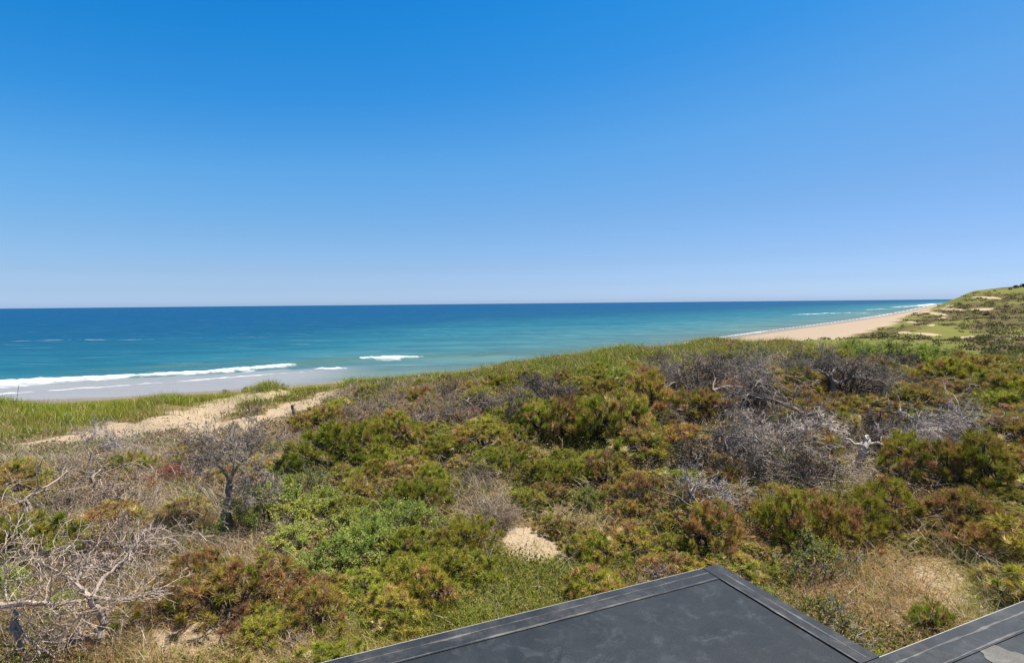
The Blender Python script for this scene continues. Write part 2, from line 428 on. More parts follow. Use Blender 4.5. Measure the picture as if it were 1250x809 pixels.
for pts, w, k in [
    ([(-80, 476), (0, 470), (120, 463), (250, 455.5), (349, 447.5)], [3.6, 3.4, 3.0, 2.6, 1.8], 1.0),
    ([(-80, 489), (0, 481.5), (120, 473), (220, 466), (305, 459)], [1.1, 1.1, 1.0, .9, .8], 0.65),
    ([(300, 459.5), (380, 453.5)], [1.0, .8], 0.7), ([(388, 451), (415, 450.2)], [1.5, 1.2], 0.9),
    ([(441, 439.7), (480, 438.3), (517, 437)], [.5, 2.1, .4], .95),
    ([(20, 416.5), (110, 415), (190, 414.5)], [1.8, 2, 1.5], 0.55), ([(235, 413), (330, 411.5)], [1.6, 1.6], 0.35), ([(480, 409), (560, 409)], [1.8, 1.2], .4),
    ([(968, 384.2), (1010, 382.5), (1056, 381.7)], [3, 6, 4], 0.95), ([(960, 386.5), (1075, 382.5)], [3, 4], .5), ([(1060, 378), (1078, 377)], [5, 5], .9), ([(1072, 377.5), (1100, 376)], [8, 6], .5), ([(1090, 375), (1120, 373.3), (1141, 370.7)], [10, 16, 14], 1.0), ([(880, 399), (900, 398)], [2, 2], .2)]:
    foam = np.maximum(foam, np.maximum(k * seg_mask(pts, np.asarray(w) * .55, .8), .5 * k * seg_mask(pts, np.asarray(w) * 1.4, 1.2)))
swash_w = 0.2 + 3.2 * fbm(arc * 0.03, arc * 0 + 3, 81) ** 1.5 + 0.003 * Rr
foam = np.maximum(foam, .62 * sstep(200, 230, Rr) * (1 - sstep(0.5, 1.1, np.abs(off - 1.0) / swash_w)))
wash = seg_mask([(-80, 482), (0, 476), (120, 468), (250, 460), (345, 451)], [9, 8, 7, 5.5, 3], 0.2) * 0.75          # thin aerated water behind the breaker
wash = np.maximum(wash, (1 - sstep(20, 34, off)) * (1 - sstep(-52, -30, X)) * .85)
# swell: low ridges parallel to the shore, a steeper one where the wave is about to break
ph = off + (fbm(X * .012, Y * .012, 91, 3) - .5) * 26
amp = (1 - sstep(60, 420, off)) * sstep(8, 40, off)
H = SEA + 0.20 * amp * (np.sin(ph * 2 * math.pi / 21) + 0.5 * np.sin(ph * 2 * math.pi / 9.7 + 2)) * (0.4 + fbm(X * .03, Y * .03, 95, 3))
crest = seg_mask([(-80, 475), (0, 469), (250, 454.5), (350, 446.5), (440, 439), (520, 436), (620, 431.5)], [3.5, 3.5, 3.5, 3.5, 3.5, 3.5, 1], 0.1)
crest2 = seg_mask([(120, 452), (250, 445), (330, 440.5)], [3, 4, 2], .1) * .7 + seg_mask([(590, 434), (720, 425)], [3, 3], .1) * .7
H = H + 0.55 * crest + 0.45 * crest2 + 0.55 * foam * fbm(X * .8, Y * .8, 98, 3)
off_s = off + (fbm(X * .01, Y * .01, 97, 4) - .5) * 60 * sstep(20, 120, off) + 110 * (1 - sstep(-150, -40, X)) * sstep(22, 50, off)
nr, na = X.shape
me = mesh_np('sea', np.stack([X, Y, H], -1).reshape(-1, 3), grid_faces(nr, na), np.full((nr - 1) * (na - 1), 4), None, True,
             {'off': off_s, 'foam': foam, 'wash': wash, 'crest': np.maximum(crest, crest2)})
T = NT('sea_water')
cr = T.n('ValToRGB')
T.l(T.math('POWER', T.math('DIVIDE', T.attr('off', 'Fac'), 1500, True), 0.45), cr.inputs[0])
els = cr.color_ramp.elements
def setramp(els, stops):
    while len(els) > 1: els.remove(els[-1])
    els[0].position = stops[0][0]; els[0].color = stops[0][1] + (1,)
    for pth, c in stops[1:]:
        e = els.new(pth); e.color = c + (1,)
pos = lambda d: (d / 1500) ** 0.45
setramp(els, [(pos(0), (0.090, 0.108, 0.100)), (pos(10), (0.076, 0.118, 0.112)), (pos(26), (0.060, 0.122, 0.122)), (pos(60), (0.038, 0.115, 0.135)), (pos(140), (0.013, 0.090, 0.130)), (pos(350), (0.003, 0.050, 0.110)), (pos(900), (0.001, 0.044, 0.118)), (1.0, (0.001, 0.044, 0.120))])
nbig = T.noise(0.012, 4); geo = T.n('NewGeometry').outputs['Position']
mp = T.n('Mapping'); T.l(geo, mp.inputs[0]); mp.inputs['Rotation'].default_value = (0, 0, rad(-35)); mp.inputs['Scale'].default_value = (0.25, 1.0, 1.0)
nst = T.noise(0.06, 6, 0.65, mp.outputs[0]); nfi = T.noise(0.5, 5, 0.6, mp.outputs[0])
c = T.mix(T.math('MULTIPLY', T.ramp(nst, 0.38, 0.6), 0.75), cr.outputs[0], T.mix(0.5, cr.outputs[0], (0.0035, 0.0396, 0.0748)))
c = T.mix(T.math('MULTIPLY', T.ramp(T.noise(0.16, 5, 0.7, mp.outputs[0]), 0.55, 0.72), 0.3), c, T.mix(0.6, cr.outputs[0], (0.1760, 0.2640, 0.2816)))
c = T.mix(T.math('MULTIPLY', T.attr('crest', 'Fac'), 0.85), c, (0.045, 0.090, 0.078))
c = T.mix(T.attr('wash', 'Fac'), c, (0.175, 0.178, 0.195))
mpf = T.n('Mapping'); T.l(geo, mpf.inputs[0]); mpf.inputs['Rotation'].default_value = (0, 0, rad(-30)); mpf.inputs['Scale'].default_value = (0.35, 1.3, 1.0)
nfo = T.noise(0.45, 5, 0.7, mpf.outputs[0])
fm = T.ramp(T.math('MULTIPLY', T.attr('foam', 'Fac'), T.math('ADD', 0.05, T.math('MULTIPLY', nfo, 1.8))), 0.2, 0.95)
c = T.mix(fm, c, (0.5280, 0.5368, 0.5456))
bsd = T.n('BsdfDiffuse'); gls = T.n('BsdfGlossy', Roughness=0.25); fre = T.n('Fresnel', IOR=1.33); mxs = T.n('MixShader')
b = T.n('Bump', Strength=0.8, Distance=1.2)
T.l(T.math('ADD', T.math('MULTIPLY', nst, 1.6), T.math('MULTIPLY', nfi, 0.45)), b.inputs['Height'])
for q in (bsd, gls, fre): T.l(b.outputs[0], q.inputs['Normal'])
T.l(T.mix(0.0, T.mix(1.0, c, (1.22, 1.22, 1.22), 'MULTIPLY'), (0, 0, 0)), bsd.inputs['Color'])
T.l(T.math('MULTIPLY', T.math('MINIMUM', fre.outputs[0], 0.07), T.math('SUBTRACT', 1.0, fm)), mxs.inputs[0])     # wind-roughened water mirrors little of the low sky
T.l(bsd.outputs[0], mxs.inputs[1]); T.l(gls.outputs[0], mxs.inputs[2]); T.l(mxs.outputs[0], T.out.inputs['Surface'])
tag(link('sea', me, T.m), kind='structure')

# ------------------------------------------------------------------ the house: only its flat roof is seen
ROOF_Z = CAM_Z - 1.7
c1, c2, lpt, rpt = on_plane([877, 1072, 400, 1250], [689, 803, 809, 735], ROOF_Z)[:, :2]
U = (c1 - lpt) / np.hypot(*(c1 - lpt)) + (rpt - c2) / np.hypot(*(rpt - c2)); U /= np.hypot(*U)
Vv = np.array([U[1], -U[0]])
J = abs((c2 - c1) @ Vv)
RM4 = Matrix(((U[0], Vv[0], 0, c1[0]), (U[1], Vv[1], 0, c1[1]), (0, 0, 1, 0), (0, 0, 0, 1)))   # roof frame: x along the edge, y towards the house
house = bpy.data.objects.new('house', None); COL.objects.link(house)
house.matrix_world = RM4
tag(house, 'house seen only as a flat roof of dark grey rubber membrane with a stepped corner', 'house')
def prism(outline, z0, z1, inset_top=0.0):
    m = MB(); n = len(outline); o = np.array(outline, float)
    V = np.vstack([np.c_[o, np.full(n, z0)], np.c_[o, np.full(n, z1)]])
    for i in range(n):
        k = (i + 1) % n; m.add(V[[i, k, n + k, n + i]], [(0, 1, 2, 3)])
    m.add(V[n:], [tuple(range(n))]); m.add(V[:n], [tuple(range(n))[::-1]])
    return m
XL, XR, YB = -6.0, 6.0, 7.0
jx = float((c2 - c1) @ U)
OUT = [(XL, 0), (0, 0), (jx * 0, J), (XR, J), (XR, YB), (XL, YB)]
def inset(d):
    return [(XL + d, d), (-d, d), (-d, J + d), (XR - d, J + d), (XR - d, YB - d), (XL + d, YB - d)]
def rmat(name, base, blot, dirt=0.0):
    T = NT(name)
    tc = T.n('TexCoord').outputs['Object']
    n1 = T.noise(1.9, 7, 0.68, tc, 0.9); n2 = T.noise(7, 8, 0.72, tc, 0.7); n3 = T.noise(190, 2, 0.5, tc)
    c = T.mix(T.ramp(n1, 0.35, 0.68), base, blot)
    c = T.mix(T.math('MULTIPLY', T.ramp(n2, 0.5, 0.7), 0.7), c, tuple(v * 2.0 for v in blot))
    c = T.mix(T.math('MULTIPLY', T.ramp(T.noise(26, 5, 0.7, tc, 1.5), 0.56, 0.66), 0.35), c, tuple(v * 0.55 for v in base))
    c = T.mix(T.math('MULTIPLY', T.ramp(n3, 0.6, 0.72), 0.6), c, tuple(v * 2.3 for v in blot))
    if dirt: c = T.mix(T.math('MULTIPLY', T.ramp(T.noise(5, 6, 0.7, tc), 0.45, 0.7), dirt), c, (0.20, 0.185, 0.16))
    p = T.n('BsdfPrincipled', Roughness=0.55)
    p.inputs['Specular IOR Level'].default_value = 0.22
    T.l(c, p.inputs['Base Color'])
    T.l(T.math('ADD', T.math('MULTIPLY', n2, 0.3), 0.42), p.inputs['Roughness'])
    b = T.n('Bump', Strength=0.25, Distance=0.004)
    T.l(T.math('ADD', n3, T.math('MULTIPLY', n2, 3)), b.inputs['Height']); T.l(b.outputs[0], p.inputs['Normal'])
    T.l(p.outputs[0], T.out.inputs['Surface'])
    return T.m
M_EPDM = rmat('rubber_membrane', (0.0106, 0.0141, 0.0176), (0.0211, 0.0255, 0.0299))
M_STRIP = rmat('rubber_cover_strip', (0.0106, 0.0132, 0.0167), (0.0202, 0.0238, 0.0282), 0.16)
M_SEAM = rmat('seam_edge', (0.0484, 0.0502, 0.0528), (0.0836, 0.0810, 0.0792), 0.6)
def flat_mat(name, c, rough=0.5):
    T = NT(name); n = T.noise(6, 4, .6, T.n('TexCoord').outputs['Object'])
    p = T.n('BsdfPrincipled', Roughness=rough)
    T.l(T.mix(T.ramp(n, .3, .7), tuple(v * 0.85 for v in c), c), p.inputs['Base Color']); T.l(p.outputs[0], T.out.inputs['Surface'])
    return T.m
M_WHITE = flat_mat('white_metal', (0.42, 0.41, 0.37), 0.5)
roof = link('roof', prism(OUT, ROOF_Z - 0.20, ROOF_Z).mesh('roof'), M_EPDM, house)
# white metal drip edge, 4 mm proud of the membrane's edge
m = MB()
def edge_run(m, a, b, w0, w1, z0, z1, extend=0):
    """strip lying between two offsets from the roof's outer edge a->b (inside is to the right of the edge)"""
    a = np.array(a, float); b = np.array(b, float); e = (b - a) / np.hypot(*(b - a)); n = np.array([-e[1], e[0]])
    P = [a + n * w0, b + n * w0, b + n * w1, a + n * w1]
    V = [(x, y, z) for z in (z0, z1) for x, y in P]
    m.add(V, [(3, 2, 1, 0), (4, 5, 6, 7), (0, 1, 5, 4), (1, 2, 6, 5), (2, 3, 7, 6), (3, 0, 4, 7)])
for a, b, ea, eb in [((XL, 0), (0.004, 0), 0, 0), ((0, 0), (0, J - 0.004), 0, 0), ((0.0, J), (XR, J), 0, 0)]:
    edge_run(m, a, b, -0.003, 0.0, ROOF_Z - 0.09, ROOF_Z + 0.003)
link('drip_edge', m.mesh('drip_edge'), M_WHITE, roof)
m = MB()
edge_run(m, (XL, 0), (-0.003, 0), 0.003, 0.150, ROOF_Z, ROOF_Z + 0.004)
edge_run(m, (0, 0.003), (0, J), 0.003, 0.135, ROOF_Z + 0.0, ROOF_Z + 0.0075)
edge_run(m, (-1.2, J), (XR, J), 0.003, 0.165, ROOF_Z, ROOF_Z + 0.0055)
link('cover_strip', m.mesh('cover_strip'), M_STRIP, roof)
def wobble_run(m, a, b, w, wid, z, amp, seed):
    a = np.array(a, float); b = np.array(b, float); L = np.hypot(*(b - a)); e = (b - a) / L; n = np.array([-e[1], e[0]])
    k = max(8, int(L / 0.02)); t = np.linspace(0, L, k)
    o = w + (fbm(t * 6, t * 0 + seed, seed, 4) - .5) * amp; h = wid * (0.1 + 2.2 * fbm(t * 9, t * 0, seed + 5, 4) ** 2) / 2
    C = a + e * t[:, None]
    P0 = C + n * (o - h)[:, None]; P1 = C + n * (o + h)[:, None]
    V = np.vstack([np.c_[P0, np.full(k, z)], np.c_[P1, np.full(k, z)]])
    i = np.arange(k - 1)
    m.add(V, np.stack([i, i + 1, k + i + 1, k + i], -1))
m = MB()
for s, (a, b, zz) in enumerate([((XL, 0), (-0.14, 0), .0), ((0, 0.14), (0, J - .02), .0038), ((-1.2, J), (XR, J), .0015)]):
    wobble_run(m, a, b, 0.063, 0.011, ROOF_Z + 0.0048 + zz, 0.010, 3 + s)
    wobble_run(m, a, b, 0.140 + .012 * (s == 2) - .012 * (s == 1), 0.013, ROOF_Z + 0.0049 + zz, 0.008, 13 + s)
link('seam_edge', m.mesh('seam_edge'), M_SEAM, roof)
# pale dried puddle of dust near the right-hand edge
pp = on_plane([1195, 1218, 1240, 1262, 1290, 1300, 1262, 1228, 1205], [792, 790, 796, 806, 822, 840, 832, 816, 803], ROOF_Z)
loc = (np.linalg.inv(np.array(RM4)) @ np.c_[pp, np.ones(len(pp))].T).T[:, :2]
k = 60; tt = np.linspace(0, len(loc), k, endpoint=False); i0 = tt.astype(int)
P = loc[i0 % len(loc)] * (1 - (tt - i0))[:, None] + loc[(i0 + 1) % len(loc)] * (tt - i0)[:, None]
cen = P.mean(0); P = cen + (P - cen) * (0.85 + 0.4 * fbm(tt * 1.2, tt * 0, 5))[:, None]
m = MB(); m.add(np.c_[P, np.full(k, ROOF_Z + 0.0028)], [tuple(range(k))])
link('dust_stain', m.mesh('dust_stain'), rmat('dried_dust', (0.12, 0.112, 0.097), (0.08, 0.075, 0.068), .5), roof)
T = NT('cedar_shingle'); tc = T.n('TexCoord').outputs['Object']
br = T.n('TexBrick', Scale=5.0); br.inputs['Color1'].default_value = (.30, .28, .25, 1); br.inputs['Color2'].default_value = (.22, .205, .185, 1); br.inputs['Mortar'].default_value = (.06, .055, .05, 1); br.inputs['Mortar Size'].default_value = .01
mp = T.n('Mapping'); T.l(tc, mp.inputs[0]); mp.inputs['Rotation'].default_value = (rad(90), 0, 0); T.l(mp.outputs[0], br.inputs[0])
p = T.n('BsdfPrincipled', Roughness=.8); T.l(br.outputs[0], p.inputs['Base Color']); T.l(p.outputs[0], T.out.inputs['Surface'])
link('wall', prism(inset(0.12), -1.0, ROOF_Z - 0.203).mesh('wall'), T.m, house)

# ------------------------------------------------------------------ plant prototypes
def unit(v): return v / (np.linalg.norm(v, axis=-1, keepdims=True) + 1e-9)
PAL0 = {'green': (0.100, 0.122, 0.014), 'bright': (0.165, 0.180, 0.022), 'olive': (0.190, 0.168, 0.028), 'rust': (0.225, 0.142, 0.055), 'dark_rust': (0.135, 0.082, 0.038), 'straw': (0.38, 0.29, 0.14), 'red': (0.24, 0.085, 0.056), 'grey': (0.15, 0.15, 0.10), 'mauve': (0.22, 0.170, 0.135), 'leaf': (0.125, 0.155, 0.030), 'yellow': (0.21, 0.22, 0.05), 'dk': (0.03, .04, .02), 'dk2': (.04, .033, .024)}
PAL = {k: tuple(min(c * 2.05, .7) for c in v) for k, v in PAL0.items()}
def bough_frame(rng, R, H, nb):
    """bough centres over an uneven dome"""
    a = np.arange(nb) * 2.399963 + rng.uniform(0, 6); q = np.sqrt((np.arange(nb) + .5) / nb)
    rho = R * q * rng.uniform(0.85, 1.12, nb) * (0.85 + .3 * np.sin(2 * a + rng.uniform(0, 6)))
    z = H * (1 - 0.74 * q ** 2.4) * rng.uniform(0.78, 1.12, nb)
    return np.stack([rho * np.cos(a), rho * np.sin(a), z], -1)
def needles(tips, axes, cols, rng, n=34, L=0.105, w=0.0062):
    t = len(tips)
    th = rng.uniform(0.2, 1.25, (t, n)); ph = rng.uniform(0, 2 * math.pi, (t, n))
    a = unit(np.cross(axes, rng.normal(size=(t, 3)))); b = np.cross(axes, a)
    d = axes[:, None] * np.cos(th)[..., None] + (a[:, None] * np.cos(ph)[..., None] + b[:, None] * np.sin(ph)[..., None]) * np.sin(th)[..., None]
    s = tips[:, None] - axes[:, None] * rng.uniform(0, 0.10, (t, n))[..., None]
    e = s + d * (L * rng.uniform(0.65, 1.25, (t, n)))[..., None]
    side = unit(np.cross(d, rng.normal(size=(t, n, 3)))) * (w / 2)
    V = np.stack([s - side, s + side, e], 2).reshape(-1, 3)
    c = np.repeat(cols, n, 0) * rng.uniform(0.6, 1.35, (t * n, 1)); c = np.repeat(c, 3, 0)
    return V, c
def pine_proto(seed, mixw, R=1.0, H=0.78, nb=40, tips_per=14, needle_n=30, size=1.0, L=0.100, w=0.0082):
    rng = np.random.default_rng(seed)
    B = bough_frame(rng, R * .85, H * .85, nb)
    br = MB(); tips = []; axes = []; cols = []
    names = list(mixw); pr = np.array([mixw[k] for k in names]); pr = pr / pr.sum()
    nst = rng.integers(2, 4)
    st = [np.array([rng.normal(0, .08), rng.normal(0, .08), 0.32 * H]) + unit(rng.normal(size=3)) * .15 for _ in range(nst)]
    for s in st: br.tube([(s[0] * .2, s[1] * .2, -.15), s * .5 + rng.normal(0, .02, 3), s], [.04, .033, .026], 6, (0.16, .13, .11))
    for c in B:
        s = st[rng.integers(nst)]
        mid = s * .45 + c * .55 + rng.normal(0, .05, 3) - np.array([0, 0, .08])
        br.tube([s, mid, c], [.018, .013, .008], 5, (0.17, .145, .125))
        dom = rng.choice(len(names), p=pr)
        rb = rng.uniform(.08, .21) * R
        k = int(tips_per * rng.uniform(.7, 1.3))
        dirs = unit(rng.normal(size=(k, 3)) + np.array([0, 0, .75]) + unit(c * np.array([1, 1, 0]))[None] * .4)
        tp = c + dirs * rb * rng.uniform(.55, 1.05, (k, 1)) * np.array([1, 1, .8])
        for q in tp[::2]: br.tube([c, c * .4 + q * .6 + rng.normal(0, .015, 3), q], [.009, .007, .004], 3, (0.20, .16, .12), False)
        for q, d in zip(tp, dirs):
            tips.append(q); axes.append(unit(d + np.array([0, 0, .35])))
            kk = dom if rng.random() < .62 else rng.choice(len(names), p=pr)
            cols.append(np.array(PAL[names[kk]]) * rng.uniform(.75, 1.3))
    V, c = needles(np.array(tips), np.array(axes), np.array(cols), rng, needle_n, L, w)
    n = len(V) // 3
    return br.mesh('branches'), mesh_np('foliage', V, np.arange(3 * n), np.full(n, 3), c)
def leaf_quads(P, N, D, ln, wd, rng):
    """diamond leaves at P, along D"""
    s = unit(np.cross(D, N)) * wd / 2; e = D * ln
    bend = N * (ln * .12)[..., None] if np.ndim(ln) else N * ln * .12
    return np.stack([P, P + e * .45 + s + bend, P + e, P + e * .45 - s + bend], 1).reshape(-1, 3)
def leafy_proto(seed, mixw, R=1.0, H=0.75, nb=24, per=14, leaves=26, ln=0.046, wd=0.023, bare=0.25):
    rng = np.random.default_rng(seed)
    B = bough_frame(rng, R * .85, H * .88, nb); br = MB(); P = []; D = []; Cc = []
    names = list(mixw); pr = np.array([mixw[k] for k in names]); pr = pr / pr.sum()
    for c in B:
        base = np.array([rng.normal(0, .12), rng.normal(0, .12), -.1])
        mid = base * .5 + c * .5 + rng.normal(0, .06, 3)
        br.tube([base, mid, c], [.022, .015, .008], 5, (0.24, .22, .20))
        dom = rng.choice(len(names), p=pr)
        for _ in range(int(per * rng.uniform(.6, 1.4))):
            d = unit(rng.normal(size=3) + np.array([0, 0, .8])); tip = c + d * rng.uniform(.08, .30) * R
            br.tube([c, tip + d * .04], [.006, .003], 3, (0.30, .27, .25), False)
            if rng.random() < bare * .5: continue
            t = rng.uniform(.25, 1.1, leaves)[:, None]; pts = c + (tip - c) * t + rng.normal(0, .02, (leaves, 3))
            P.append(pts); D.append(unit(rng.normal(size=(leaves, 3)) + d * .8 + np.array([0, 0, .25])))
            kk = dom if rng.random() < .7 else rng.choice(len(names), p=pr)
            Cc.append(np.array(PAL[names[kk]]) * rng.uniform(.75, 1.3, (leaves, 1)))
    P = np.concatenate(P); D = np.concatenate(D); Cc = np.concatenate(Cc); n = len(P)
    N = unit(np.cross(D, rng.normal(size=(n, 3))))
    V = leaf_quads(P, N, D, ln * rng.uniform(.6, 1.2, (n, 1)), wd, rng) if False else None
    L_ = ln * rng.uniform(.6, 1.25, (n, 1)); s = unit(np.cross(D, N)) * wd / 2 * rng.uniform(.8, 1.2, (n, 1)); e = D * L_; bd = N * L_ * .12
    V = np.stack([P, P + e * .5 + s + bd, P + e, P + e * .5 - s + bd], 1).reshape(-1, 3)
    return br.mesh('branches'), mesh_np('foliage', V, np.arange(4 * n), np.full(n, 4), np.repeat(Cc, 4, 0))
def grow(mb, rng, p, d, L, r, depth, col, gnarl=0.35, up=0.0, kids=(3, 5), thin=0.6, short=0.62, minr=0.0034, spread=0.9, zmin=0.03):
    """gnarled bare limb with side limbs"""
    n = 5 if r > .012 else (4 if depth > 0 else 3); pts = [p]; q = np.array(p, float); dd = np.array(d, float)
    for k in range(n):
        dd = unit(dd + rng.normal(0, gnarl, 3) * (.7 if r > .02 else 1) + np.array([0, 0, up]))
        q = q + dd * L / n
        if q[2] < zmin: q[2] = zmin; dd[2] = abs(dd[2]) * .5
        pts.append(q.copy())
    rs = np.linspace(r, max(r * .5, minr), n + 1)
    jit = rng.uniform(.75, 1.25)
    mb.tube(pts, rs, 7 if r > .03 else (5 if r > .012 else 3), np.array(col) * jit, r > .01)
    if depth <= 0: return
    for _ in range(rng.integers(*kids)):
        t = rng.uniform(.25, 1.0); i = min(int(t * n), n - 1); b = pts[i] + (pts[i + 1] - pts[i]) * (t * n - i)
        sd = unit(unit(pts[i + 1] - pts[i]) * .6 + unit(rng.normal(size=3)) * spread + np.array([0, 0, .12]))
        grow(mb, rng, b, sd, L * short * rng.uniform(.7, 1.25), max(rs[i] * thin, minr), depth - 1, col, gnarl, up, kids, thin, short, minr, spread, zmin)
    grow(mb, rng, pts[-1], dd, L * short, max(rs[-1] * .9, minr), depth - 1, col, gnarl, up, kids, thin, short, minr, spread, zmin)
def bare_proto(seed, R=.8, H=.55, col=(0.42, 0.335, 0.255), stems=10, depth=3, kids=(3, 6), r0=.055):
    rng = np.random.default_rng(seed); mb = MB()
    for k in range(stems):
        a = rng.uniform(0, 6.28); el = rng.uniform(.12, .85)
        d = np.array([math.cos(a) * math.cos(el), math.sin(a) * math.cos(el), math.sin(el)])
        grow(mb, rng, np.array([rng.normal(0, .1), rng.normal(0, .1), 0.0]), d, .55, r0 * rng.uniform(.6, 1.2), depth, col, .34, .02, kids, .62, .66)
    me = mb.mesh('bare_shrub')
    co = np.empty(len(me.vertices) * 3, np.float32); me.vertices.foreach_get('co', co); co = co.reshape(-1, 3)
    s = R / np.percentile(np.hypot(co[:, 0], co[:, 1]), 95); co[:, :2] *= s; co[:, 2] *= H / max(np.percentile(co[:, 2], 95), .01)
    me.vertices.foreach_set('co', co.ravel()); me.update()
    return me

PINES = {
    'green': [pine_proto(100 + i, {'green': 3.5, 'bright': 4, 'olive': 4, 'straw': .15, 'rust': .5}) for i in range(4)],
    'olive': [pine_proto(120 + i, {'olive': 5, 'green': 2, 'bright': 2, 'rust': 1.8, 'straw': .4}) for i in range(4)],
    'rust': [pine_proto(140 + i, {'rust': 4, 'olive': 4, 'dark_rust': 1.8, 'straw': .5, 'green': 1.4}) for i in range(4)],
}
LEAFY = {
    'bright': [leafy_proto(200 + i, {'leaf': 5, 'yellow': 2, 'bright': 2}, bare=.1) for i in range(3)],
    'sparse': [leafy_proto(210 + i, {'green': 2, 'olive': 2, 'grey': 1.5, 'leaf': 1}, leaves=10, bare=.6) for i in range(2)],
    'red': [leafy_proto(220, {'red': 5, 'rust': 2}, bare=.1)],
    'brown': [leafy_proto(230 + i, {'rust': 3, 'mauve': 2, 'olive': 1.5, 'dark_rust': 1.5}, leaves=12, ln=.04, bare=.5) for i in range(3)],
}
BARE = {
    'grey': [bare_proto(300 + i) for i in range(4)],
    'dark': [bare_proto(340 + i, H=.6, col=(0.21, .168, .128), stems=12, depth=3, kids=(3, 6), r0=.06) for i in range(3)],
    'fine': [bare_proto(320 + i, H=.55, col=(0.36, .28, .21), stems=9, depth=4, kids=(2, 5), r0=.013) for i in range(3)],
}

# ------------------------------------------------------------------ which plant grows where
# (px, py, rx, ry, rot, kind, weight): the patches one sees in the photograph
PATCH = [
    (150, 550, 190, 20, -4, 'fine', 5), (60, 600, 110, 40, 0, 'grey', .9), (60, 620, 120, 60, 0, 'rust', 1.4), (80, 660, 110, 40, 0, 'brown', 1.0), (150, 640, 120, 50, 0, 'grey', .8), (255, 550, 45, 20, 0, 'grey', 2), (290, 575, 40, 28, 0, 'grey', 1.2), (80, 770, 140, 60, 0, 'none', 2), (200, 740, 110, 60, 0, 'none', 3), (200, 660, 110, 50, 0, 'none', 1.5),
    (150, 610, 150, 40, 0, 'brown', 1.2), (205, 575, 30, 10, 0, 'red', 6), (60, 575, 60, 14, 0, 'brown', 1.5), (325, 505, 40, 10, -20, 'none', 4),
    (330, 610, 60, 40, -10, 'bright', 5), (430, 668, 50, 36, -10, 'bright', 5), (470, 640, 40, 24, 0, 'bright', 2), (385, 570, 60, 20, -20, 'sparse', 3), (55, 745, 100, 52, 0, 'none', 12), (60, 805, 140, 50, 0, 'none', 14), (12, 725, 26, 46, 0, 'bright', 2), (78, 748, 36, 26, 0, 'bright', 6),
    (390, 530, 90, 20, -28, 'fine', 4), (460, 495, 90, 18, -12, 'brown', 3), (470, 495, 90, 18, -12, 'fine', 3), (440, 480, 60, 12, -10, 'sparse', 2), (580, 475, 90, 18, -8, 'rust', 3), (560, 490, 80, 20, 0, 'brown', 2),
    (470, 560, 100, 30, -12, 'rust', 2), (420, 600, 60, 30, 0, 'green', 2), (560, 620, 110, 70, 0, 'green', 10), (650, 555, 100, 50, 0, 'green', 12), (540, 560, 80, 40, 0, 'green', 4), (590, 600, 24, 44, -25, 'fine', 6), (520, 720, 60, 30, 0, 'olive', 2), (360, 740, 60, 50, 0, 'rust', 2), (400, 720, 60, 40, 0, 'olive', 2),
    (610, 730, 120, 34, -8, 'none', 7), (655, 668, 60, 30, 0, 'none', 12), (480, 780, 90, 30, 0, 'none', 4),
    (690, 480, 60, 26, 0, 'rust', 2), (800, 490, 80, 40, 0, 'rust', 2), (780, 470, 90, 30, 0, 'olive', 2), (850, 460, 64, 22, 20, 'grey', 10), (930, 520, 62, 40, 20, 'grey', 10), (860, 560, 40, 30, 0, 'grey', .8), (840, 610, 40, 30, 0, 'fine', 1.2), (720, 580, 60, 30, 0, 'olive', 2), (720, 605, 34, 18, 0, 'bright', 5), (740, 650, 60, 40, 0, 'olive', 3), (780, 660, 50, 40, 0, 'rust', 3), (880, 640, 60, 60, 0, 'rust', 4), (945, 548, 26, 12, 0, 'bright', 5), (935, 600, 40, 30, 0, 'rust', 2),
    (790, 437, 140, 14, -6, 'none', 3), (760, 445, 160, 20, -6, 'olive', 1), (920, 445, 60, 14, 0, 'sparse', 2), (1020, 455, 80, 22, 0, 'grey', 9), (1000, 500, 60, 30, 0, 'rust', 1.5), (1085, 432, 50, 12, 8, 'bright', 5), (1170, 445, 60, 14, 4, 'bright', 2), (1130, 470, 90, 30, 0, 'rust', 3), (1210, 500, 60, 60, 0, 'rust', 2), (1215, 460, 60, 20, 0, 'olive', 3), (1225, 560, 50, 60, 0, 'olive', 3), (1010, 540, 80, 36, 0, 'grey', 8), (1140, 540, 80, 26, 5, 'grey', 11), (900, 470, 60, 18, 10, 'grey', 3), (560, 492, 40, 14, 0, 'grey', 2), (640, 480, 40, 14, 0, 'grey', 4), (820, 600, 40, 24, 0, 'grey', 3), (690, 470, 40, 14, 0, 'grey', 2), (1040, 585, 110, 12, 3, 'none', 14), (1160, 600, 50, 14, 8, 'none', 10), (715, 536, 50, 12, 5, 'none', 30), (850, 690, 40, 12, 0, 'none', 8), (1110, 560, 110, 24, 8, 'none', 2.5), (1060, 620, 110, 40, 0, 'olive', 3), (985, 640, 60, 30, 0, 'olive', 2), (980, 625, 40, 16, 0, 'bright', 2), (1010, 690, 80, 40, 20, 'none', 6), (1130, 720, 100, 60, 0, 'none', 12), (1215, 690, 50, 60, 0, 'none', 6), (930, 710, 40, 30, 30, 'olive', 3), (1160, 640, 80, 24, 0, 'sparse', 3),
]
KINDS = ['dark', 'green', 'olive', 'rust', 'bright', 'sparse', 'red', 'brown', 'grey', 'fine', 'none']
BASEW = {'green': .5, 'olive': .9, 'rust': .6, 'bright': .06, 'sparse': .12, 'red': 0.0, 'brown': .12, 'grey': .08, 'fine': .05, 'none': .10}
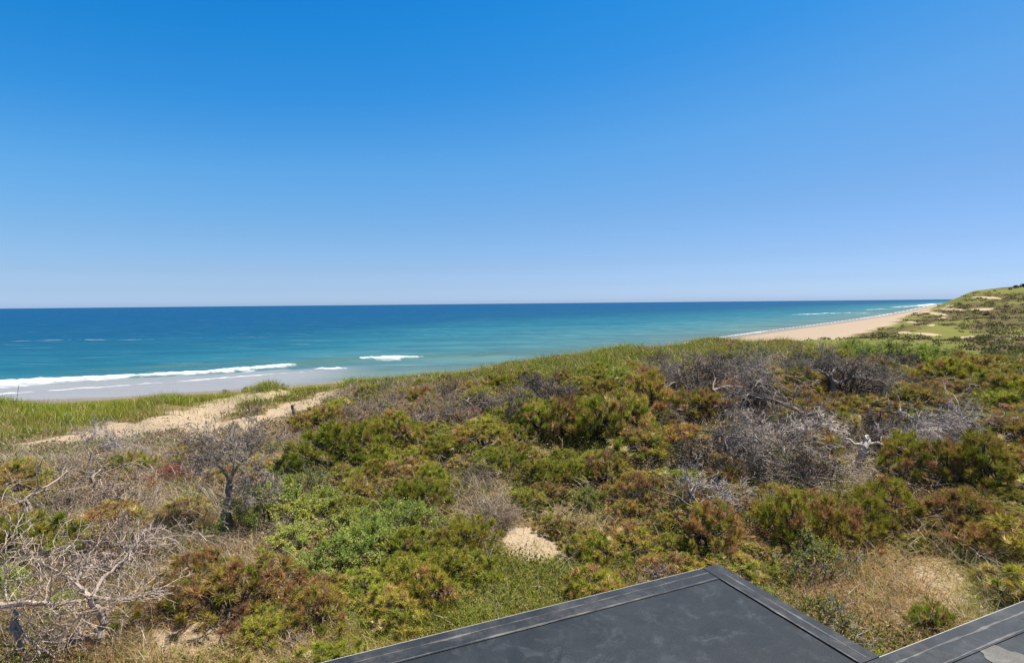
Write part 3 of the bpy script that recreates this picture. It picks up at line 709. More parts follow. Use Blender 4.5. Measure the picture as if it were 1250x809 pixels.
def weights(px, py, xy=None):
    w = dict(BASEW)
    for cx, cy, rx, ry, rot, k, v in PATCH:
        w[k] += v * float(soft_ell(np.array(px), np.array(py), cx, cy, rx, ry, rot, .4))
    if px < 205 and py > 690: w['none'] += 150
    if xy is not None:
        q = float(fbm(xy[0] * .16, xy[1] * .16, 63, 3))
        w['rust'] *= .25 + 3.2 * float(sstep(.42, .62, q)); w['green'] *= .3 + 2.2 * (1 - float(sstep(.38, .58, q)))
        for a_, b_ in (('grey', 'dark'),):
            w[b_] = w[a_] * (1.1 if px > 480 else .25); w[a_] *= (.55 if px > 480 else .75)
    # the grassy foredune on the left and the open sand
    g = 1 - float(sstep(0, 10, np.array(py - (548 - 0.15 * px if px < 440 else 400))))
    w['none'] += 40 * g
    return w
placed = []       # x, y, z, size, kind, spacing
SKYLINE = np.array([(-80, 492), (0, 486), (120, 488), (200, 484), (330, 462), (430, 459), (520, 455), (620, 444), (700, 433), (760, 424), (870, 412), (960, 416), (1000, 415), (1040, 409), (1100, 414), (1180, 420), (1260, 426)], float)
PATH_EDGE = np.array([(-60, 556), (0, 550), (100, 543), (170, 534), (230, 526), (300, 520), (350, 504), (420, 474), (445, 462)], float)     # lower edge of the sandy path
inv = np.linalg.inv(np.array(RM4))
def near_house(x, y, m):
    u, v = (inv @ np.array([x, y, 0, 1]))[:2]
    return (u < m and v > -m) or v > J - m
rng = np.random.default_rng(11)
_a = rng.uniform(rad(-48), rad(48), 60000); _r = np.sqrt(rng.uniform(4.5 ** 2, 42 ** 2, 60000))
cand = np.stack([_r * np.sin(_a), _r * np.cos(_a), _r], -1)
cz = ground(cand[:, 0], cand[:, 1]); cs = sand_mask(cand[:, 0], cand[:, 1], cz)
QX = np.zeros(0); QY = np.zeros(0); QS = np.zeros(0)
KEEP = [(650, 664, 22, 14), (268, 652, 14, 8), (240, 782, 16, 8), (214, 577, 16, 4), (1052, 556, 4, 12), (277, 622, 4, 12), (715, 606, 8, 4), (1150, 712, 20, 12), (585, 600, 4, 6)]      # things the photograph shows free of shrubs in front
TALL = {}         # taller pines that overhang a shaded hollow
def try_place(x, y, z, size, k=None, force=False):
    global QX, QY, QS
    hh = size * .8
    px, py = to_px(np.array([x, y, z + hh * .55]))
    if not force:
        if near_house(x, y, size * .55 + .12): return
        if px < -90 or px > 1360 or py > 850: return
        pb = to_px(np.array([x, y, z]))[1]; pr = size * FPX / max(math.hypot(x, y), 1) * 1.05; pt = to_px(np.array([x, y, z + size * .95]))[1]
        if any(abs(px - cx) < rx + pr and pt < cy + dy and pb > cy - 8 for cx, cy, rx, dy in KEEP): return
        ptop = to_px(np.array([x, y, z + size * 1.0]))[1]
        if ptop < np.interp(px, SKYLINE[:, 0], SKYLINE[:, 1]) + 1: return
        if px < 445 and ptop < np.interp(px, PATH_EDGE[:, 0], PATH_EDGE[:, 1]): return
        if len(QX) and np.any((x - QX) ** 2 + (y - QY) ** 2 < ((size + QS) * .5 * .98) ** 2): return
    if k is None:
        w = weights(px, py, (x, y)); ks = list(w); pv = np.array([max(w[q], 0) for q in ks]); k = rng.choice(ks, p=pv / pv.sum())
    QX = np.append(QX, x); QY = np.append(QY, y); QS = np.append(QS, size)
    if k != 'none': placed.append((x, y, z, size, k))
# shrubs one can point to: base pixel, width in metres
for bx, by, size, k, *tall in [(212, 588, .72, 'red'), (238, 587, .5, 'red'), (330, 640, 1.2, 'bright'), (375, 640, 1.15, 'bright'), (400, 625, .8, 'bright'), (425, 690, 1.05, 'bright'), (380, 700, .7, 'bright'), (455, 672, .8, 'bright'), (5, 728, .66, 'bright'), (78, 744, .55, 'bright'), (718, 616, .5, 'bright'), (695, 606, .35, 'bright'), (945, 560, .7, 'bright'),
                        (1090, 448, 1.6, 'bright'), (1050, 446, 1.3, 'bright'), (1130, 452, 1.3, 'bright'), (1190, 456, 1.4, 'bright'), (595, 625, .95, 'fine'), (580, 590, .8, 'fine'), (610, 640, .7, 'fine'),
                        (40, 497, .55, 'brown'), (57, 498, .5, 'brown'), (190, 492, .55, 'brown'), (205, 492, .5, 'brown'), (346, 470, .6, 'brown'), (300, 478, .8, 'sparse'), (322, 476, .8, 'sparse'), (275, 481, .7, 'sparse'), (107, 495, .45, 'brown'),
                        (690, 533, 1.25, 'rust', 1.5), (728, 537, 1.35, 'olive', 1.5), (765, 533, 1.3, 'rust', 1.5), (655, 528, 1.1, 'olive', 1.3), (1000, 572, .95, 'rust', 1.5), (1105, 578, 1.0, 'olive', 1.5), (1150, 590, 1.0, 'rust', 1.5), (1195, 592, 1.1, 'olive', 1.5), (960, 660, .9, 'olive', 1.5), (1010, 668, .9, 'rust', 1.5), (870, 668, .9, 'rust', 1.4), (790, 500, 1.4, 'rust', 1.4), (1060, 655, .85, 'olive', 1.3)]:
    p = hit([bx], [by])[0]; try_place(p[0], p[1], p[2], size, k, True)
    if tall: TALL[len(placed) - 1] = tall[0]
for (x, y, r), z, s in zip(cand, cz, cs):
    if s > 0.3: continue
    try_place(x, y, z, (0.62 + 0.031 * r) * rng.choice([.55, .7, .85, 1.0, 1.2, 1.45], p=[.05, .12, .25, .28, .2, .10]))
KCOUNT = {k: sum(q[4] == k for q in placed) for k in KINDS}
print('shrubs placed', len(placed), KCOUNT)

LOOK = {'dark': 'dark tangled dead shrub', 'green': 'dark green pine shrub', 'olive': 'olive green pine shrub', 'rust': 'rust brown pine shrub', 'bright': 'bright green leafy shrub', 'sparse': 'thin grey-green leafy shrub', 'red': 'red leaved shrub', 'brown': 'brown leaved twiggy shrub', 'grey': 'bare grey dead shrub', 'fine': 'pale fine-twigged bare shrub'}
GROUP = {'dark': 'dark tangles of dead branches', 'green': 'pine shrubs covering the dune', 'olive': 'pine shrubs covering the dune', 'rust': 'pine shrubs covering the dune', 'bright': 'leafy green shrubs among the pines', 'sparse': 'thin leafy shrubs on the dune', 'red': 'red leaved shrubs', 'brown': 'brown twiggy shrubs', 'grey': 'dead grey shrubs', 'fine': 'low thickets of pale twigs'}
def plant(kind, i, x, y, z, size, rz, hs=1.0):
    if kind in PINES: nm, cat, lib, mat = 'pine_shrub', 'pine shrub', PINES[kind], M_NEEDLE
    elif kind in LEAFY: nm, cat, lib, mat = 'leafy_shrub', 'shrub', LEAFY[kind], M_LEAF
    else: nm, cat, lib, mat = 'bare_shrub', 'dead shrub', BARE[kind], M_BARK
    pr = lib[i % len(lib)]
    if isinstance(pr, tuple):
        o = bpy.data.objects.new(nm, None); COL.objects.link(o); o.empty_display_size = .3
        link('branches', pr[0], M_BARK, o); link('foliage', pr[1], mat, o)
    else: o = link(nm, pr, mat)
    o.location = (x, y, z); o.rotation_euler = (0, 0, rz); o.scale = (size, size, size * hs)
    o['category'] = cat; o['group'] = GROUP[kind]
    return o
shrubs = []
for i, (x, y, z, size, k) in enumerate(placed):
    o = plant(k, i, x, y, z - .03, size, rng.uniform(0, 6.28), TALL.get(i, rng.uniform(.55, 1.15)))
    px, py = to_px(np.array([x, y, z + size * .4])); shrubs.append((o, k, float(px), float(py)))

# ------------------------------------------------------------------ dead trees with limbs one can follow in the photograph
def dead_tree(name, label, bx, by, limbs, seed, col=(0.40, 0.365, 0.335), twig=2, cat='dead tree', group=None, twig_len=.5):
    """limbs: lists of (px, py, metres nearer(-)/farther(+) than the base); first limb is the trunk"""
    g = np.random.default_rng(seed); base = hit([bx], [by])[0]
    o = bpy.data.objects.new(name, None); COL.objects.link(o); o.location = base
    for n, (pts, r0, r1) in enumerate(limbs):
        P = []
        for px, py, off in pts:
            d = rays([px], [py])[0]; P.append(CAMP + d * ((base[1] + off) / d[1]) - base)
        P = np.array(P); t = np.linspace(0, len(P) - 1, len(P) * 4 - 3); i = np.minimum(t.astype(int), len(P) - 2); f = (t - i)[:, None]
        Q = P[i] * (1 - f) + P[i + 1] * f; Q[1:-1] += g.normal(0, .25 * r0 + .006, Q[1:-1].shape)
        if n == 0: Q[0, 2] -= .12
        mb = MB(); mb.tube(Q, np.linspace(r0, r1, len(Q)) * g.uniform(.9, 1.12, len(Q)), 8 if r0 > .03 else 6, col)
        Lb = np.linalg.norm(np.diff(P, axis=0), axis=1).sum()
        if n > 0 or len(limbs) == 1:
            for _ in range(int(6 + Lb * (12 if bx > 480 else 5))):
                k = int(g.integers(len(Q) // 3, len(Q) - 1)); dd = unit(unit(Q[k + 1] - Q[k]) * .7 + unit(g.normal(size=3)) * .9 + np.array([0, 0, .25]))
                grow(mb, g, Q[k], dd, twig_len * g.uniform(.5, 1.2), max(r1 * .5, .006), twig, np.array(col) * 1.1, .3, .0, (2, 4), .6, .62, .004, .9, -.6)
        link('trunk' if n == 0 else 'limb', mb.mesh('trunk' if n == 0 else 'limb'), M_BARK, o)
    tag(o, label, cat, group)
    return o
GD = 'dead weathered trees'
dead_tree('dead_tree', 'forked dark trunk with a crown of fine grey twigs beside the bright leafy shrubs', 276, 645, [([(276, 645, 0), (279, 620, 0), (281, 590, 0)], .13, .07), ([(281, 592, 0), (272, 572, .1), (258, 562, .1), (250, 552, .2)], .03, .012), ([(281, 590, 0), (290, 568, .1), (305, 556, .2), (312, 545, .3)], .03, .01), ([(279, 617, 0), (295, 612, -.1), (312, 602, -.1), (330, 596, 0)], .04, .012), ([(283, 585, 0), (284, 565, -.2), (276, 548, -.2)], .025, .01)], 1, (0.30, .26, .23), 4, group=GD, twig_len=.55)
dead_tree('dead_tree', 'short pale broken trunk standing among sprawling bare limbs right of centre', 1050, 574, [([(1048, 576, 0), (1051, 560, -.05), (1055, 548, -.08), (1059, 538, -.05), (1060, 533, -.04)], .12, .05), ([(1056, 545, 0), (1030, 535, .2), (1000, 530, .4), (985, 524, .5)], .035, .012), ([(1058, 541, 0), (1085, 545, .1), (1120, 548, .2), (1150, 543, .4)], .04, .012)], 2, (0.88, .77, .68), 3, group=GD, twig_len=.4)
dead_tree('dead_tree', 'fallen bare pine with long forked limbs trailing towards the right edge', 1120, 570, [([(1118, 572, 0), (1125, 560, 0), (1140, 550, 0)], .07, .055), ([(1138, 551, 0), (1165, 553, .1), (1190, 560, .1), (1200, 570, 0)], .045, .014), ([(1140, 550, 0), (1165, 545, .3), (1190, 548, .5), (1204, 556, .6)], .035, .012), ([(1125, 560, 0), (1112, 552, -.2), (1140, 568, -.4), (1150, 585, -.6)], .03, .01), ([(1130, 555, 0), (1112, 540, .4), (1120, 525, .6), (1160, 520, .8), (1185, 505, 1)], .035, .01)], 3, (0.5, .45, .42), 3, group=GD)
dead_tree('dead_tree', 'bare grey branched tree below the ridge with limbs spreading both ways', 1018, 492, [([(1018, 492, 0), (1016, 475, 0), (1014, 458, 0)], .10, .07), ([(1014, 460, 0), (1000, 452, .3), (980, 452, .6), (970, 448, .8)], .05, .016), ([(1014, 458, 0), (1020, 446, .4), (1012, 438, .8)], .045, .014), ([(1016, 470, 0), (1040, 460, .2), (1065, 462, .2), (1085, 470, .4)], .055, .016)], 4, (0.30, .265, .24), 3, group=GD, twig_len=.6)
dead_tree('dead_tree', 'dark crooked dead tree above the shadowed hollow in the centre', 668, 522, [([(668, 522, 0), (672, 505, 0), (668, 490, 0)], .09, .065), ([(668, 492, 0), (655, 478, .2), (648, 464, .4)], .04, .014), ([(668, 490, 0), (672, 476, .2), (650, 466, .5), (644, 462, .7)], .035, .012), ([(669, 490, 0), (690, 480, 0), (700, 478, 0)], .03, .012), ([(672, 500, 0), (640, 492, -.2), (620, 497, -.4)], .04, .012)], 5, (0.20, .17, .15), 3, group=GD, twig_len=.28)
dead_tree('dead_tree', 'long bleached limb lying across grey twigs left of the pale broken trunk', 1005, 592, [([(1005, 594, 0), (990, 588, 0), (965, 572, 0)], .03, .026), ([(966, 573, 0), (940, 555, .2), (920, 530, .6), (905, 515, .9)], .024, .009), ([(965, 572, 0), (955, 548, .3), (950, 525, .6)], .02, .008), ([(985, 585, 0), (1000, 572, .2), (1040, 575, .3)], .03, .012)], 6, (0.46, .40, .35), 3, group=GD, twig_len=.55)
dead_tree('dead_tree', 'dark leaning trunk with a bleached level limb in the lower left corner', 36, 800, [([(30, 806, 0), (26, 780, 0), (20, 755, 0)], .07, .05), ([(0, 738, .05), (30, 736, 0), (60, 739, 0), (98, 733, 0)], .05, .024), ([(20, 758, 0), (30, 775, -.1), (48, 790, -.2), (66, 801, -.3)], .022, .009), ([(22, 752, 0), (10, 735, .1), (5, 712, .2), (12, 690, .3)], .024, .008)], 7, (0.50, .40, .33), 2, group=GD, twig_len=.5)
dead_tree('dead_tree', 'broken reddish grey trunk throwing thin bare limbs over dry grass at lower left', 122, 786, [([(128, 788, 0), (124, 760, 0), (112, 728, 0)], .065, .05), ([(112, 730, 0), (95, 712, .2), (100, 690, .4), (112, 672, .6)], .03, .01), ([(114, 728, 0), (140, 732, .1), (175, 728, .2), (205, 720, .3)], .028, .009), ([(112, 728, 0), (130, 700, .4), (155, 680, .8), (172, 655, 1.1)], .028, .008), ([(113, 730, 0), (85, 705, .3), (55, 690, .5), (30, 672, .8)], .026, .008), ([(122, 780, 0), (90, 784, -.1), (60, 786, -.2)], .04, .02)], 8, (0.42, .35, .30), 2, group=GD, twig_len=.55)
dead_tree('dead_tree', 'grey tangle of fallen branches on the crest below the green grass', 850, 476, [([(880, 484, 0), (865, 478, 0), (845, 468, .2)], .07, .05), ([(845, 468, .2), (825, 460, .3), (808, 462, .2)], .05, .016), ([(850, 470, .2), (862, 456, .6), (880, 448, 1)], .05, .016), ([(865, 476, 0), (890, 462, .5), (915, 452, 1), (935, 446, 1.6)], .055, .016), ([(870, 480, 0), (895, 482, -.2), (915, 480, 0)], .04, .014)], 9, (0.34, .30, .27), 3, group=GD, twig_len=.6)
dead_tree('dead_tree', 'bare limb with silvery tips rising behind the rust pines left of the roof corner', 846, 632, [([(846, 634, 0), (852, 622, 0), (850, 612, 0)], .05, .04), ([(850, 612, 0), (842, 600, .2), (848, 590, .4)], .025, .01), ([(851, 614, 0), (868, 606, .1), (884, 602, .1)], .022, .008)], 10, (0.46, .42, .40), 3, group=GD, twig_len=.45)
dead_tree('dead_tree', 'twiggy grey upright dead tree left of the sprawling limbs near the ridge', 940, 500, [([(940, 502, 0), (934, 482, 0), (928, 466, 0)], .06, .04), ([(928, 467, 0), (918, 462, .2), (905, 468, .2)], .03, .012), ([(928, 466, 0), (932, 455, .3), (926, 448, .5)], .03, .012), ([(934, 480, 0), (950, 490, -.1), (975, 502, -.2)], .03, .012)], 11, (0.36, .32, .29), 3, group=GD, twig_len=.5)
dead_tree('dead_tree', 'thin bare forked limb reaching up below the sandy path at left', 100, 590, [([(98, 592, 0), (106, 570, 0), (112, 552, 0)], .03, .02), ([(112, 553, 0), (104, 540, .1), (112, 532, .2)], .014, .007), ([(110, 556, 0), (130, 548, .1), (165, 540, .3)], .018, .007)], 12, (0.42, .39, .37), 3, group=GD, twig_len=.5)

def sprawl_tree(label, bx, by, size, seed, col=(0.24, .21, .185), lie=0.0):
    g = np.random.default_rng(seed); base = hit([bx], [by])[0]
    o = bpy.data.objects.new('dead_tree', None); COL.objects.link(o); o.location = base
    a0 = g.uniform(0, 6.28); T_ = np.array([[0, 0, -.12], [.05, .02, .28], [.16, .05, .55], [.34, .1, .72]]) * size; c_, s_ = math.cos(a0), math.sin(a0)
    T_[:, :2] = T_[:, :2] @ np.array([[c_, s_], [-s_, c_]])
    mb = MB(); mb.tube(T_, np.array([.085, .075, .062, .05]) * size, 8, col); link('trunk', mb.mesh('trunk'), M_BARK, o)
    for k in range(7):
        p = T_[1 + k % 3]; a = a0 + k * 2.4 + g.normal(0, .3); d = np.array([math.cos(a), math.sin(a), g.uniform(.05, .4)]); d /= np.linalg.norm(d)
        mb = MB(); grow(mb, g, p, d, size * g.uniform(1.0, 1.7), .034 * size, 4, np.array(col) * g.uniform(.8, 1.7), .30, -.07, (2, 4), .62, .56, .0045 * size, .9, .05)
        link('limb', mb.mesh('limb'), M_BARK, o)
    tag(o, label, 'dead tree', GD)
for q in [('dark sprawling dead tree just under the grassy crest, left of the grey branch tangle', 822, 484, .8), ('sprawling grey dead tree in front of the grey branch tangle on the crest', 885, 505, 1.1), ('wide tangled dead tree on the left of the long bleached limb', 905, 562, 1.0), ('wide tangled dead tree between the bare branched tree and the pale broken trunk', 985, 530, 1.05),
          ('dark tangled dead tree on the ridge left of the bright green mound', 1050, 474, .8), ('low tangled dead tree behind the fallen bare pine at the right', 1128, 540, 1.0), ('dark tangled dead tree nearest the right edge below the ridge', 1192, 548, .95), ('sprawling dead tree between the pale fine twigs and the roof corner', 838, 640, .6),
          ('dark tangle of dead limbs left of the dark crooked tree', 580, 508, .75), ('low grey dead tree below the upper end of the sandy path', 455, 508, .65), ('brown tangled dead tree among the twigs above the broken reddish trunk', 165, 690, .62), ('brown grey tangled dead tree at the left edge below the sandy path', 40, 640, .8), ('tangled dead tree left of the red leaved shrubs', 120, 610, .8)]:
    sprawl_tree(*q, seed=int(q[1] * 7 + q[2]), col=(0.24, .21, .185) if q[1] > 300 else (.34, .28, .23))

# ------------------------------------------------------------------ labels that single each shrub out: look + side of the nearest landmark
LAND = [((877, 689), 'the roof corner'), ((650, 664), 'the bare sand patch'), ((216, 576), 'the red leaved shrubs'), ((276, 615), 'the forked dark trunk'), ((1052, 556), 'the pale broken trunk'), ((1165, 552), 'the fallen bare pine'), ((670, 495), 'the dark crooked dead tree'),
        ((855, 466), 'the grey branch tangle on the crest'), ((26, 770), 'the leaning trunk at lower left'), ((118, 755), 'the broken reddish trunk'), ((1000, 760), 'the stepped roof edge'), ((1150, 712), 'the dry grass clearing'), ((593, 610), 'the patch of pale fine twigs'), ((1090, 430), 'the bright green mound on the ridge'),
        ((1018, 465), 'the bare branched tree on the ridge'), ((960, 560), 'the long bleached limb'), ((420, 665), 'the leafy green bushes'), ((720, 607), 'the small bright leafy shrub'), ((140, 531), 'the sandy path'), ((400, 478), 'the upper end of the sandy path'), ((560, 775), 'the left roof edge'), ((620, 446), 'the grassy skyline'), ((846, 615), 'the silvery tipped limb'), ((1215, 740), 'the right-hand roof'), ((430, 790), 'the lower end of the roof edge')]
ORD = ['', 'second nearest ', 'third nearest ', 'fourth nearest ', 'fifth nearest ', 'sixth nearest ', 'seventh nearest ', 'eighth nearest ', 'ninth nearest ', 'tenth nearest ']
buck = {}
for o, k, px, py in shrubs:
    ds = [(math.hypot(px - q[0], (py - q[1]) * 1.4), n) for n, (q, _) in enumerate(LAND)]
    d, n = min(ds); dx, dy = px - LAND[n][0][0], (py - LAND[n][0][1]) * 1.4
    rel = ('left of' if dx < 0 else 'right of') if abs(dx) > abs(dy) else ('behind' if dy < 0 else 'in front of')
    buck.setdefault((k, n, rel), []).append((d, o))
for (k, n, rel), lst in buck.items():
    lst.sort(key=lambda t: t[0])
    for j, (d, o) in enumerate(lst):
        pre = '' if len(lst) == 1 else ('nearest ' if j == 0 else ORD[min(j, 9)])
        o['label'] = f'{pre}{LOOK[k]} {rel} {LAND[n][1]}'

# ------------------------------------------------------------------ posts, far trees, boat
def post(bx, by, tx, ty, r, label):
    b = hit([bx], [by])[0]; d = rays([tx], [ty])[0]; tp = CAMP + d * (b[1] / d[1])
    v = tp - b; g = np.random.default_rng(int(bx)); t = np.linspace(-.25, 1, 9)[:, None]
    mb = MB(); mb.tube(v * t + g.normal(0, .006, (9, 3)), np.linspace(r, r * .8, 9), 8, (0.22, .19, .17))
    o = link('wooden_post', mb.mesh('wooden_post'), M_BARK, loc=b); tag(o, label, 'post')
post(20, 493, 23, 469, .035, 'thin leaning grey pole standing in the beach grass above the surf at left')
post(360, 511, 357, 494, .09, 'short dark wooden post at the edge of the sandy path')
def far_plant(px, py, Z, size, hs, label, kind='green', nm='far_tree', cat='tree', i=0):
    d = rays([px], [py])[0]; p = CAMP + d * (Z / d[1]); z = float(ground(p[0], p[1]))
    o = bpy.data.objects.new(nm, None); COL.objects.link(o); o.location = (p[0], p[1], z - .2); o.rotation_euler = (0, 0, px); o.scale = (size, size, size * hs)
    pr = (FAR if nm == 'far_tree' else FARB)[i % 2]
    link('trunk' if nm == 'far_tree' else 'branches', pr[0], M_BARK, o); link('crown' if nm == 'far_tree' else 'foliage', pr[1], M_NEEDLE, o); tag(o, label, cat)
FAR = [pine_proto(400 + i, {'dk': 5, 'dk2': 2}, H=1.3, nb=22, tips_per=14, needle_n=14, L=.2, w=.05) for i in range(2)]
FARB = [pine_proto(410 + i, {'dk': 5, 'dk2': 2}, H=.8, nb=20, tips_per=12, needle_n=14, L=.2, w=.05) for i in range(2)]
far_plant(1240, 351, 520, 2.6, 1.0, 'dark spreading tree crowning the far bluff at the right edge')
far_plant(1249, 350.5, 523, 3.0, 1.0, 'dark tree partly cut off by the right edge on the far bluff', i=1)
far_plant(1233, 352, 515, 1.6, 1.0, 'smallest dark tree at the left end of the far bluff clump', i=1)
far_plant(1214, 354.5, 515, 1.7, .8, 'dark rounded bush alone on the far bluff skyline', nm='far_shrub', cat='bush')
far_plant(1147, 370.5, 900, 4.5, .6, 'dark bush where the far bluff meets the sea', nm='far_shrub', cat='bush', i=1)
far_plant(1117, 380.5, 560, 2.6, .6, 'dark bush at the upper end of the far beach', nm='far_shrub', cat='bush')
far_plant(1181, 396, 300, 1.6, .8, 'dark green rounded bush in the green hollow of the far dunes', nm='far_shrub', cat='bush', i=1)
far_plant(1204, 396, 300, 1.9, .8, 'dark green rounded bush on the right of the far green hollow', nm='far_shrub', cat='bush')
bp = on_plane([341], [374.3], SEA)[0]
boat = bpy.data.objects.new('boat', None); COL.objects.link(boat); boat.location = (bp[0], bp[1], SEA); boat.rotation_euler = (0, 0, rad(12))
tag(boat, 'tiny white boat far out near the horizon', 'boat')
mb = MB(); st = [(-14, 2.6, 2.4), (-8, 3.4, 2.2), (4, 3.4, 2.4), (11, 2.0, 3.0), (15, .1, 3.6)]; V = []
for x_, w_, h_ in st: V += [(x_, -w_, h_), (x_, -w_ * .6, -.6), (x_, w_ * .6, -.6), (x_, w_, h_)]
F = [(i * 4 + k, i * 4 + k + 1, i * 4 + k + 5, i * 4 + k + 4) for i in range(4) for k in range(3)] + [(i * 4 + 3, i * 4, i * 4 + 4, i * 4 + 7) for i in range(4)] + [(0, 3, 2, 1)]
mb.add(V, F); link('hull', mb.mesh('hull'), M_WHITE, boat)
mb = MB(); mb.box(-3, 5, -2.2, 2.2, 2.45, 5.2); mb.box(-1.5, 4, -1.8, 1.8, 5.203, 7.0); link('cabin', mb.mesh('cabin'), M_WHITE, boat)
mb = MB(); mb.tube([(0, 0, 7), (0, 0, 13)], .18, 6); link('mast', mb.mesh('mast'), M_WHITE, boat)

# ------------------------------------------------------------------ stuff: grass and low ground cover
def scatter(n, amin, amax, rmin, rmax, seed, power=1.3):
    g = np.random.default_rng(seed)
    a = g.uniform(rad(amin), rad(amax), n); r = (g.uniform(rmin ** power, rmax ** power, n)) ** (1 / power)
    x = r * np.sin(a); y = r * np.cos(a)
    return x, y, r, g
def in_house(x, y, m=0.0):
    q = inv[:2, :2] @ np.stack([x, y]) + inv[:2, 3:4]
    return ((q[0] < m) & (q[1] > -m)) | (q[1] > J - m)
def blades(x, y, z, g, Lb, wb, lean, col, seg=2):
    n = len(x); a = g.uniform(0, 6.28, n)
    d = np.stack([np.cos(a) * lean, np.sin(a) * lean, np.ones(n)], -1); d = unit(d)
    s = np.stack([-np.sin(a + g.normal(0, 1, n)), np.cos(a), np.zeros(n)], -1) * (wb / 2)[:, None]
    p0 = np.stack([x, y, z - .02], -1); p1 = p0 + d * (Lb * .55)[:, None]
    dr = np.stack([np.cos(a) * lean * 2.2, np.sin(a) * lean * 2.2, np.ones(n) * .8], -1); p2 = p1 + unit(dr) * (Lb * .5)[:, None]
    V = np.stack([p0 - s, p0 + s, p1 + s * .8, p1 - s * .8, p2], 1).reshape(-1, 3)
    b = np.arange(n)[:, None] * 5
    loops = np.concatenate([b + np.array([[0, 1, 2, 3]]), b + np.array([[3, 2, 4]])], 1)
    return V, loops.ravel(), np.tile([4, 3], n), np.repeat(col, 5, 0)
def pick(g, n, opts, p):
    C = np.array([PAL[o] if isinstance(o, str) else o for o in opts]); return C[g.choice(len(C), n, p=np.array(p) / sum(p))] * g.uniform(.7, 1.3, (n, 1))
# dry and green grass near the house
x, y, r, g = scatter(840000, -49, 49, 5, 26, 21, .8)
z = ground(x, y); px, py = to_px(np.stack([x, y, z], -1))
s = sand_mask(x, y, z)
dn = sum(w * soft_ell(px, py, *e) for e, w in [((150, 720, 190, 120, 0), 1.0), ((240, 620, 90, 60, 0), .7), ((430, 790, 110, 40, 0), 1.0), ((1130, 715, 130, 70, 0), 1.2), ((1215, 690, 70, 80, 0), 1.3), ((980, 720, 90, 60, 30), 1.0), ((620, 730, 170, 50, -8), 1.0), ((700, 700, 100, 50, 0), .6)])
cl = fbm(x * 2.2, y * 2.2, 33, 3)
keep = (g.random(len(x)) < np.clip((dn * .9 + .04) * (.25 + sstep(.33, .62, cl) * 1.4), 0, 1) * (1 - .8 * s)) & ~in_house(x, y, .02) & (px > -130) & (px < 1420) & (py < 900)
x, y, z, r, px, py = [v[keep] for v in (x, y, z, r, px, py)]; n = len(x)
grn = np.clip(soft_ell(px, py, 1225, 690, 70, 90) * .75 + soft_ell(px, py, 600, 735, 190, 50, -8) * .9 + .22 + .8 * (fbm(x * .8, y * .8, 35, 3) - .5), 0, 1)
col = np.where((g.random(n) < grn)[:, None], pick(g, n, [(0.19, .25, .04), (0.30, .31, .08), 'olive'], [4, 3, 2]), pick(g, n, [(.46, .32, .16), (0.36, .225, .11), (0.56, .45, .27), 'rust'], [4, 3, 1.6, .8]))
V, L, N, C = blades(x, y, z, g, g.uniform(.10, .36, n), g.uniform(.004, .009, n), g.uniform(.2, 2.2, n), col)
tag(link('dry_grass', mesh_np('dry_grass', V, L, N, C), M_GRASS), 'tan and green tufts of dry grass on the ground by the roof', 'grass', kind='stuff')
# beach grass on the foredune and along the crest
x, y, r, g = scatter(520000, -48, 48, 17, 62, 22, 1.3)
z = ground(x, y); px, py = to_px(np.stack([x, y, z], -1)); s = sand_mask(x, y, z); df, _ = poly_dist(x, y, FOOT)
left = (1 - sstep(0, 14, py - (536 - .16 * px))) * (1 - sstep(430, 500, px))
ridge = soft_ell(px, py, 790, 436, 190, 24, -6) + soft_ell(px, py, 1000, 428, 120, 12, 0) + soft_ell(px, py, 540, 462, 130, 8, -5) + (r > 36) * .7
keep = (g.random(len(x)) < np.clip((left + ridge) * (.12 + 1.1 * sstep(.36, .6, fbm(x * 1.3, y * 1.3, 37, 4))), 0, 1) * (1 - .93 * sstep(.2, .6, s))) & (df > 6)
x, y, z, r, px, py = [v[keep] for v in (x, y, z, r, px, py)]; n = len(x)
yl = fbm(x * .35, y * .35, 39, 3)
bm = sstep(.5, .66, fbm(x * .5, y * .5, 43, 3))
col = pick(g, n, [(0.165, .215, .020), (0.12, .175, .016), (0.24, .26, .04), 'straw'], [4, 3, 2.5, .6]) * (.75 + .5 * yl)[:, None]
col = np.where((g.random(n) < bm * .32)[:, None], pick(g, n, ['rust', 'olive', 'dark_rust'], [1.2, 2.5, 1.2]) * .8, col)
V, L, N, C = blades(x, y, z, g, g.uniform(.2, .75, n) * (.5 + fbm(x * 1.3, y * 1.3, 37, 4)), g.uniform(.009, .02, n), g.uniform(.15, .8, n), col)
tag(link('beach_grass', mesh_np('beach_grass', V, L, N, C), M_GRASS), 'green beach grass covering the dune crest above the sea', 'grass', kind='stuff')
# low creeping cover between the shrubs
x, y, r, g = scatter(840000, -49, 49, 4.8, 44, 23, .95)
z = ground(x, y); px, py = to_px(np.stack([x, y, z], -1)); s = sand_mask(x, y, z)
left = (1 - sstep(0, 14, py - (536 - .16 * px))) * (1 - sstep(430, 500, px))
mat = soft_ell(px, py, 610, 735, 190, 55, -8)
cl = fbm(x * 1.3, y * 1.3, 45, 4)
keep = (g.random(len(x)) < np.clip(sstep(.36, .6, cl) * .8 + .05 + mat, 0, 1) * (1 - .85 * np.clip(soft_ell(px, py, 170, 715, 190, 110) + soft_ell(px, py, 1130, 715, 110, 60) + soft_ell(px, py, 430, 792, 90, 30), 0, 1)) * (1 - .95 * sstep(.15, .5, s)) * (1 - left)) & ~in_house(x, y, .03) & (px > -130) & (px < 1420) & (py < 900)
x, y, z, r, px, py, mat = [v[keep] for v in (x, y, z, r, px, py, mat)]; n = len(x)
rl = fbm(x * .6, y * .6, 47, 3)
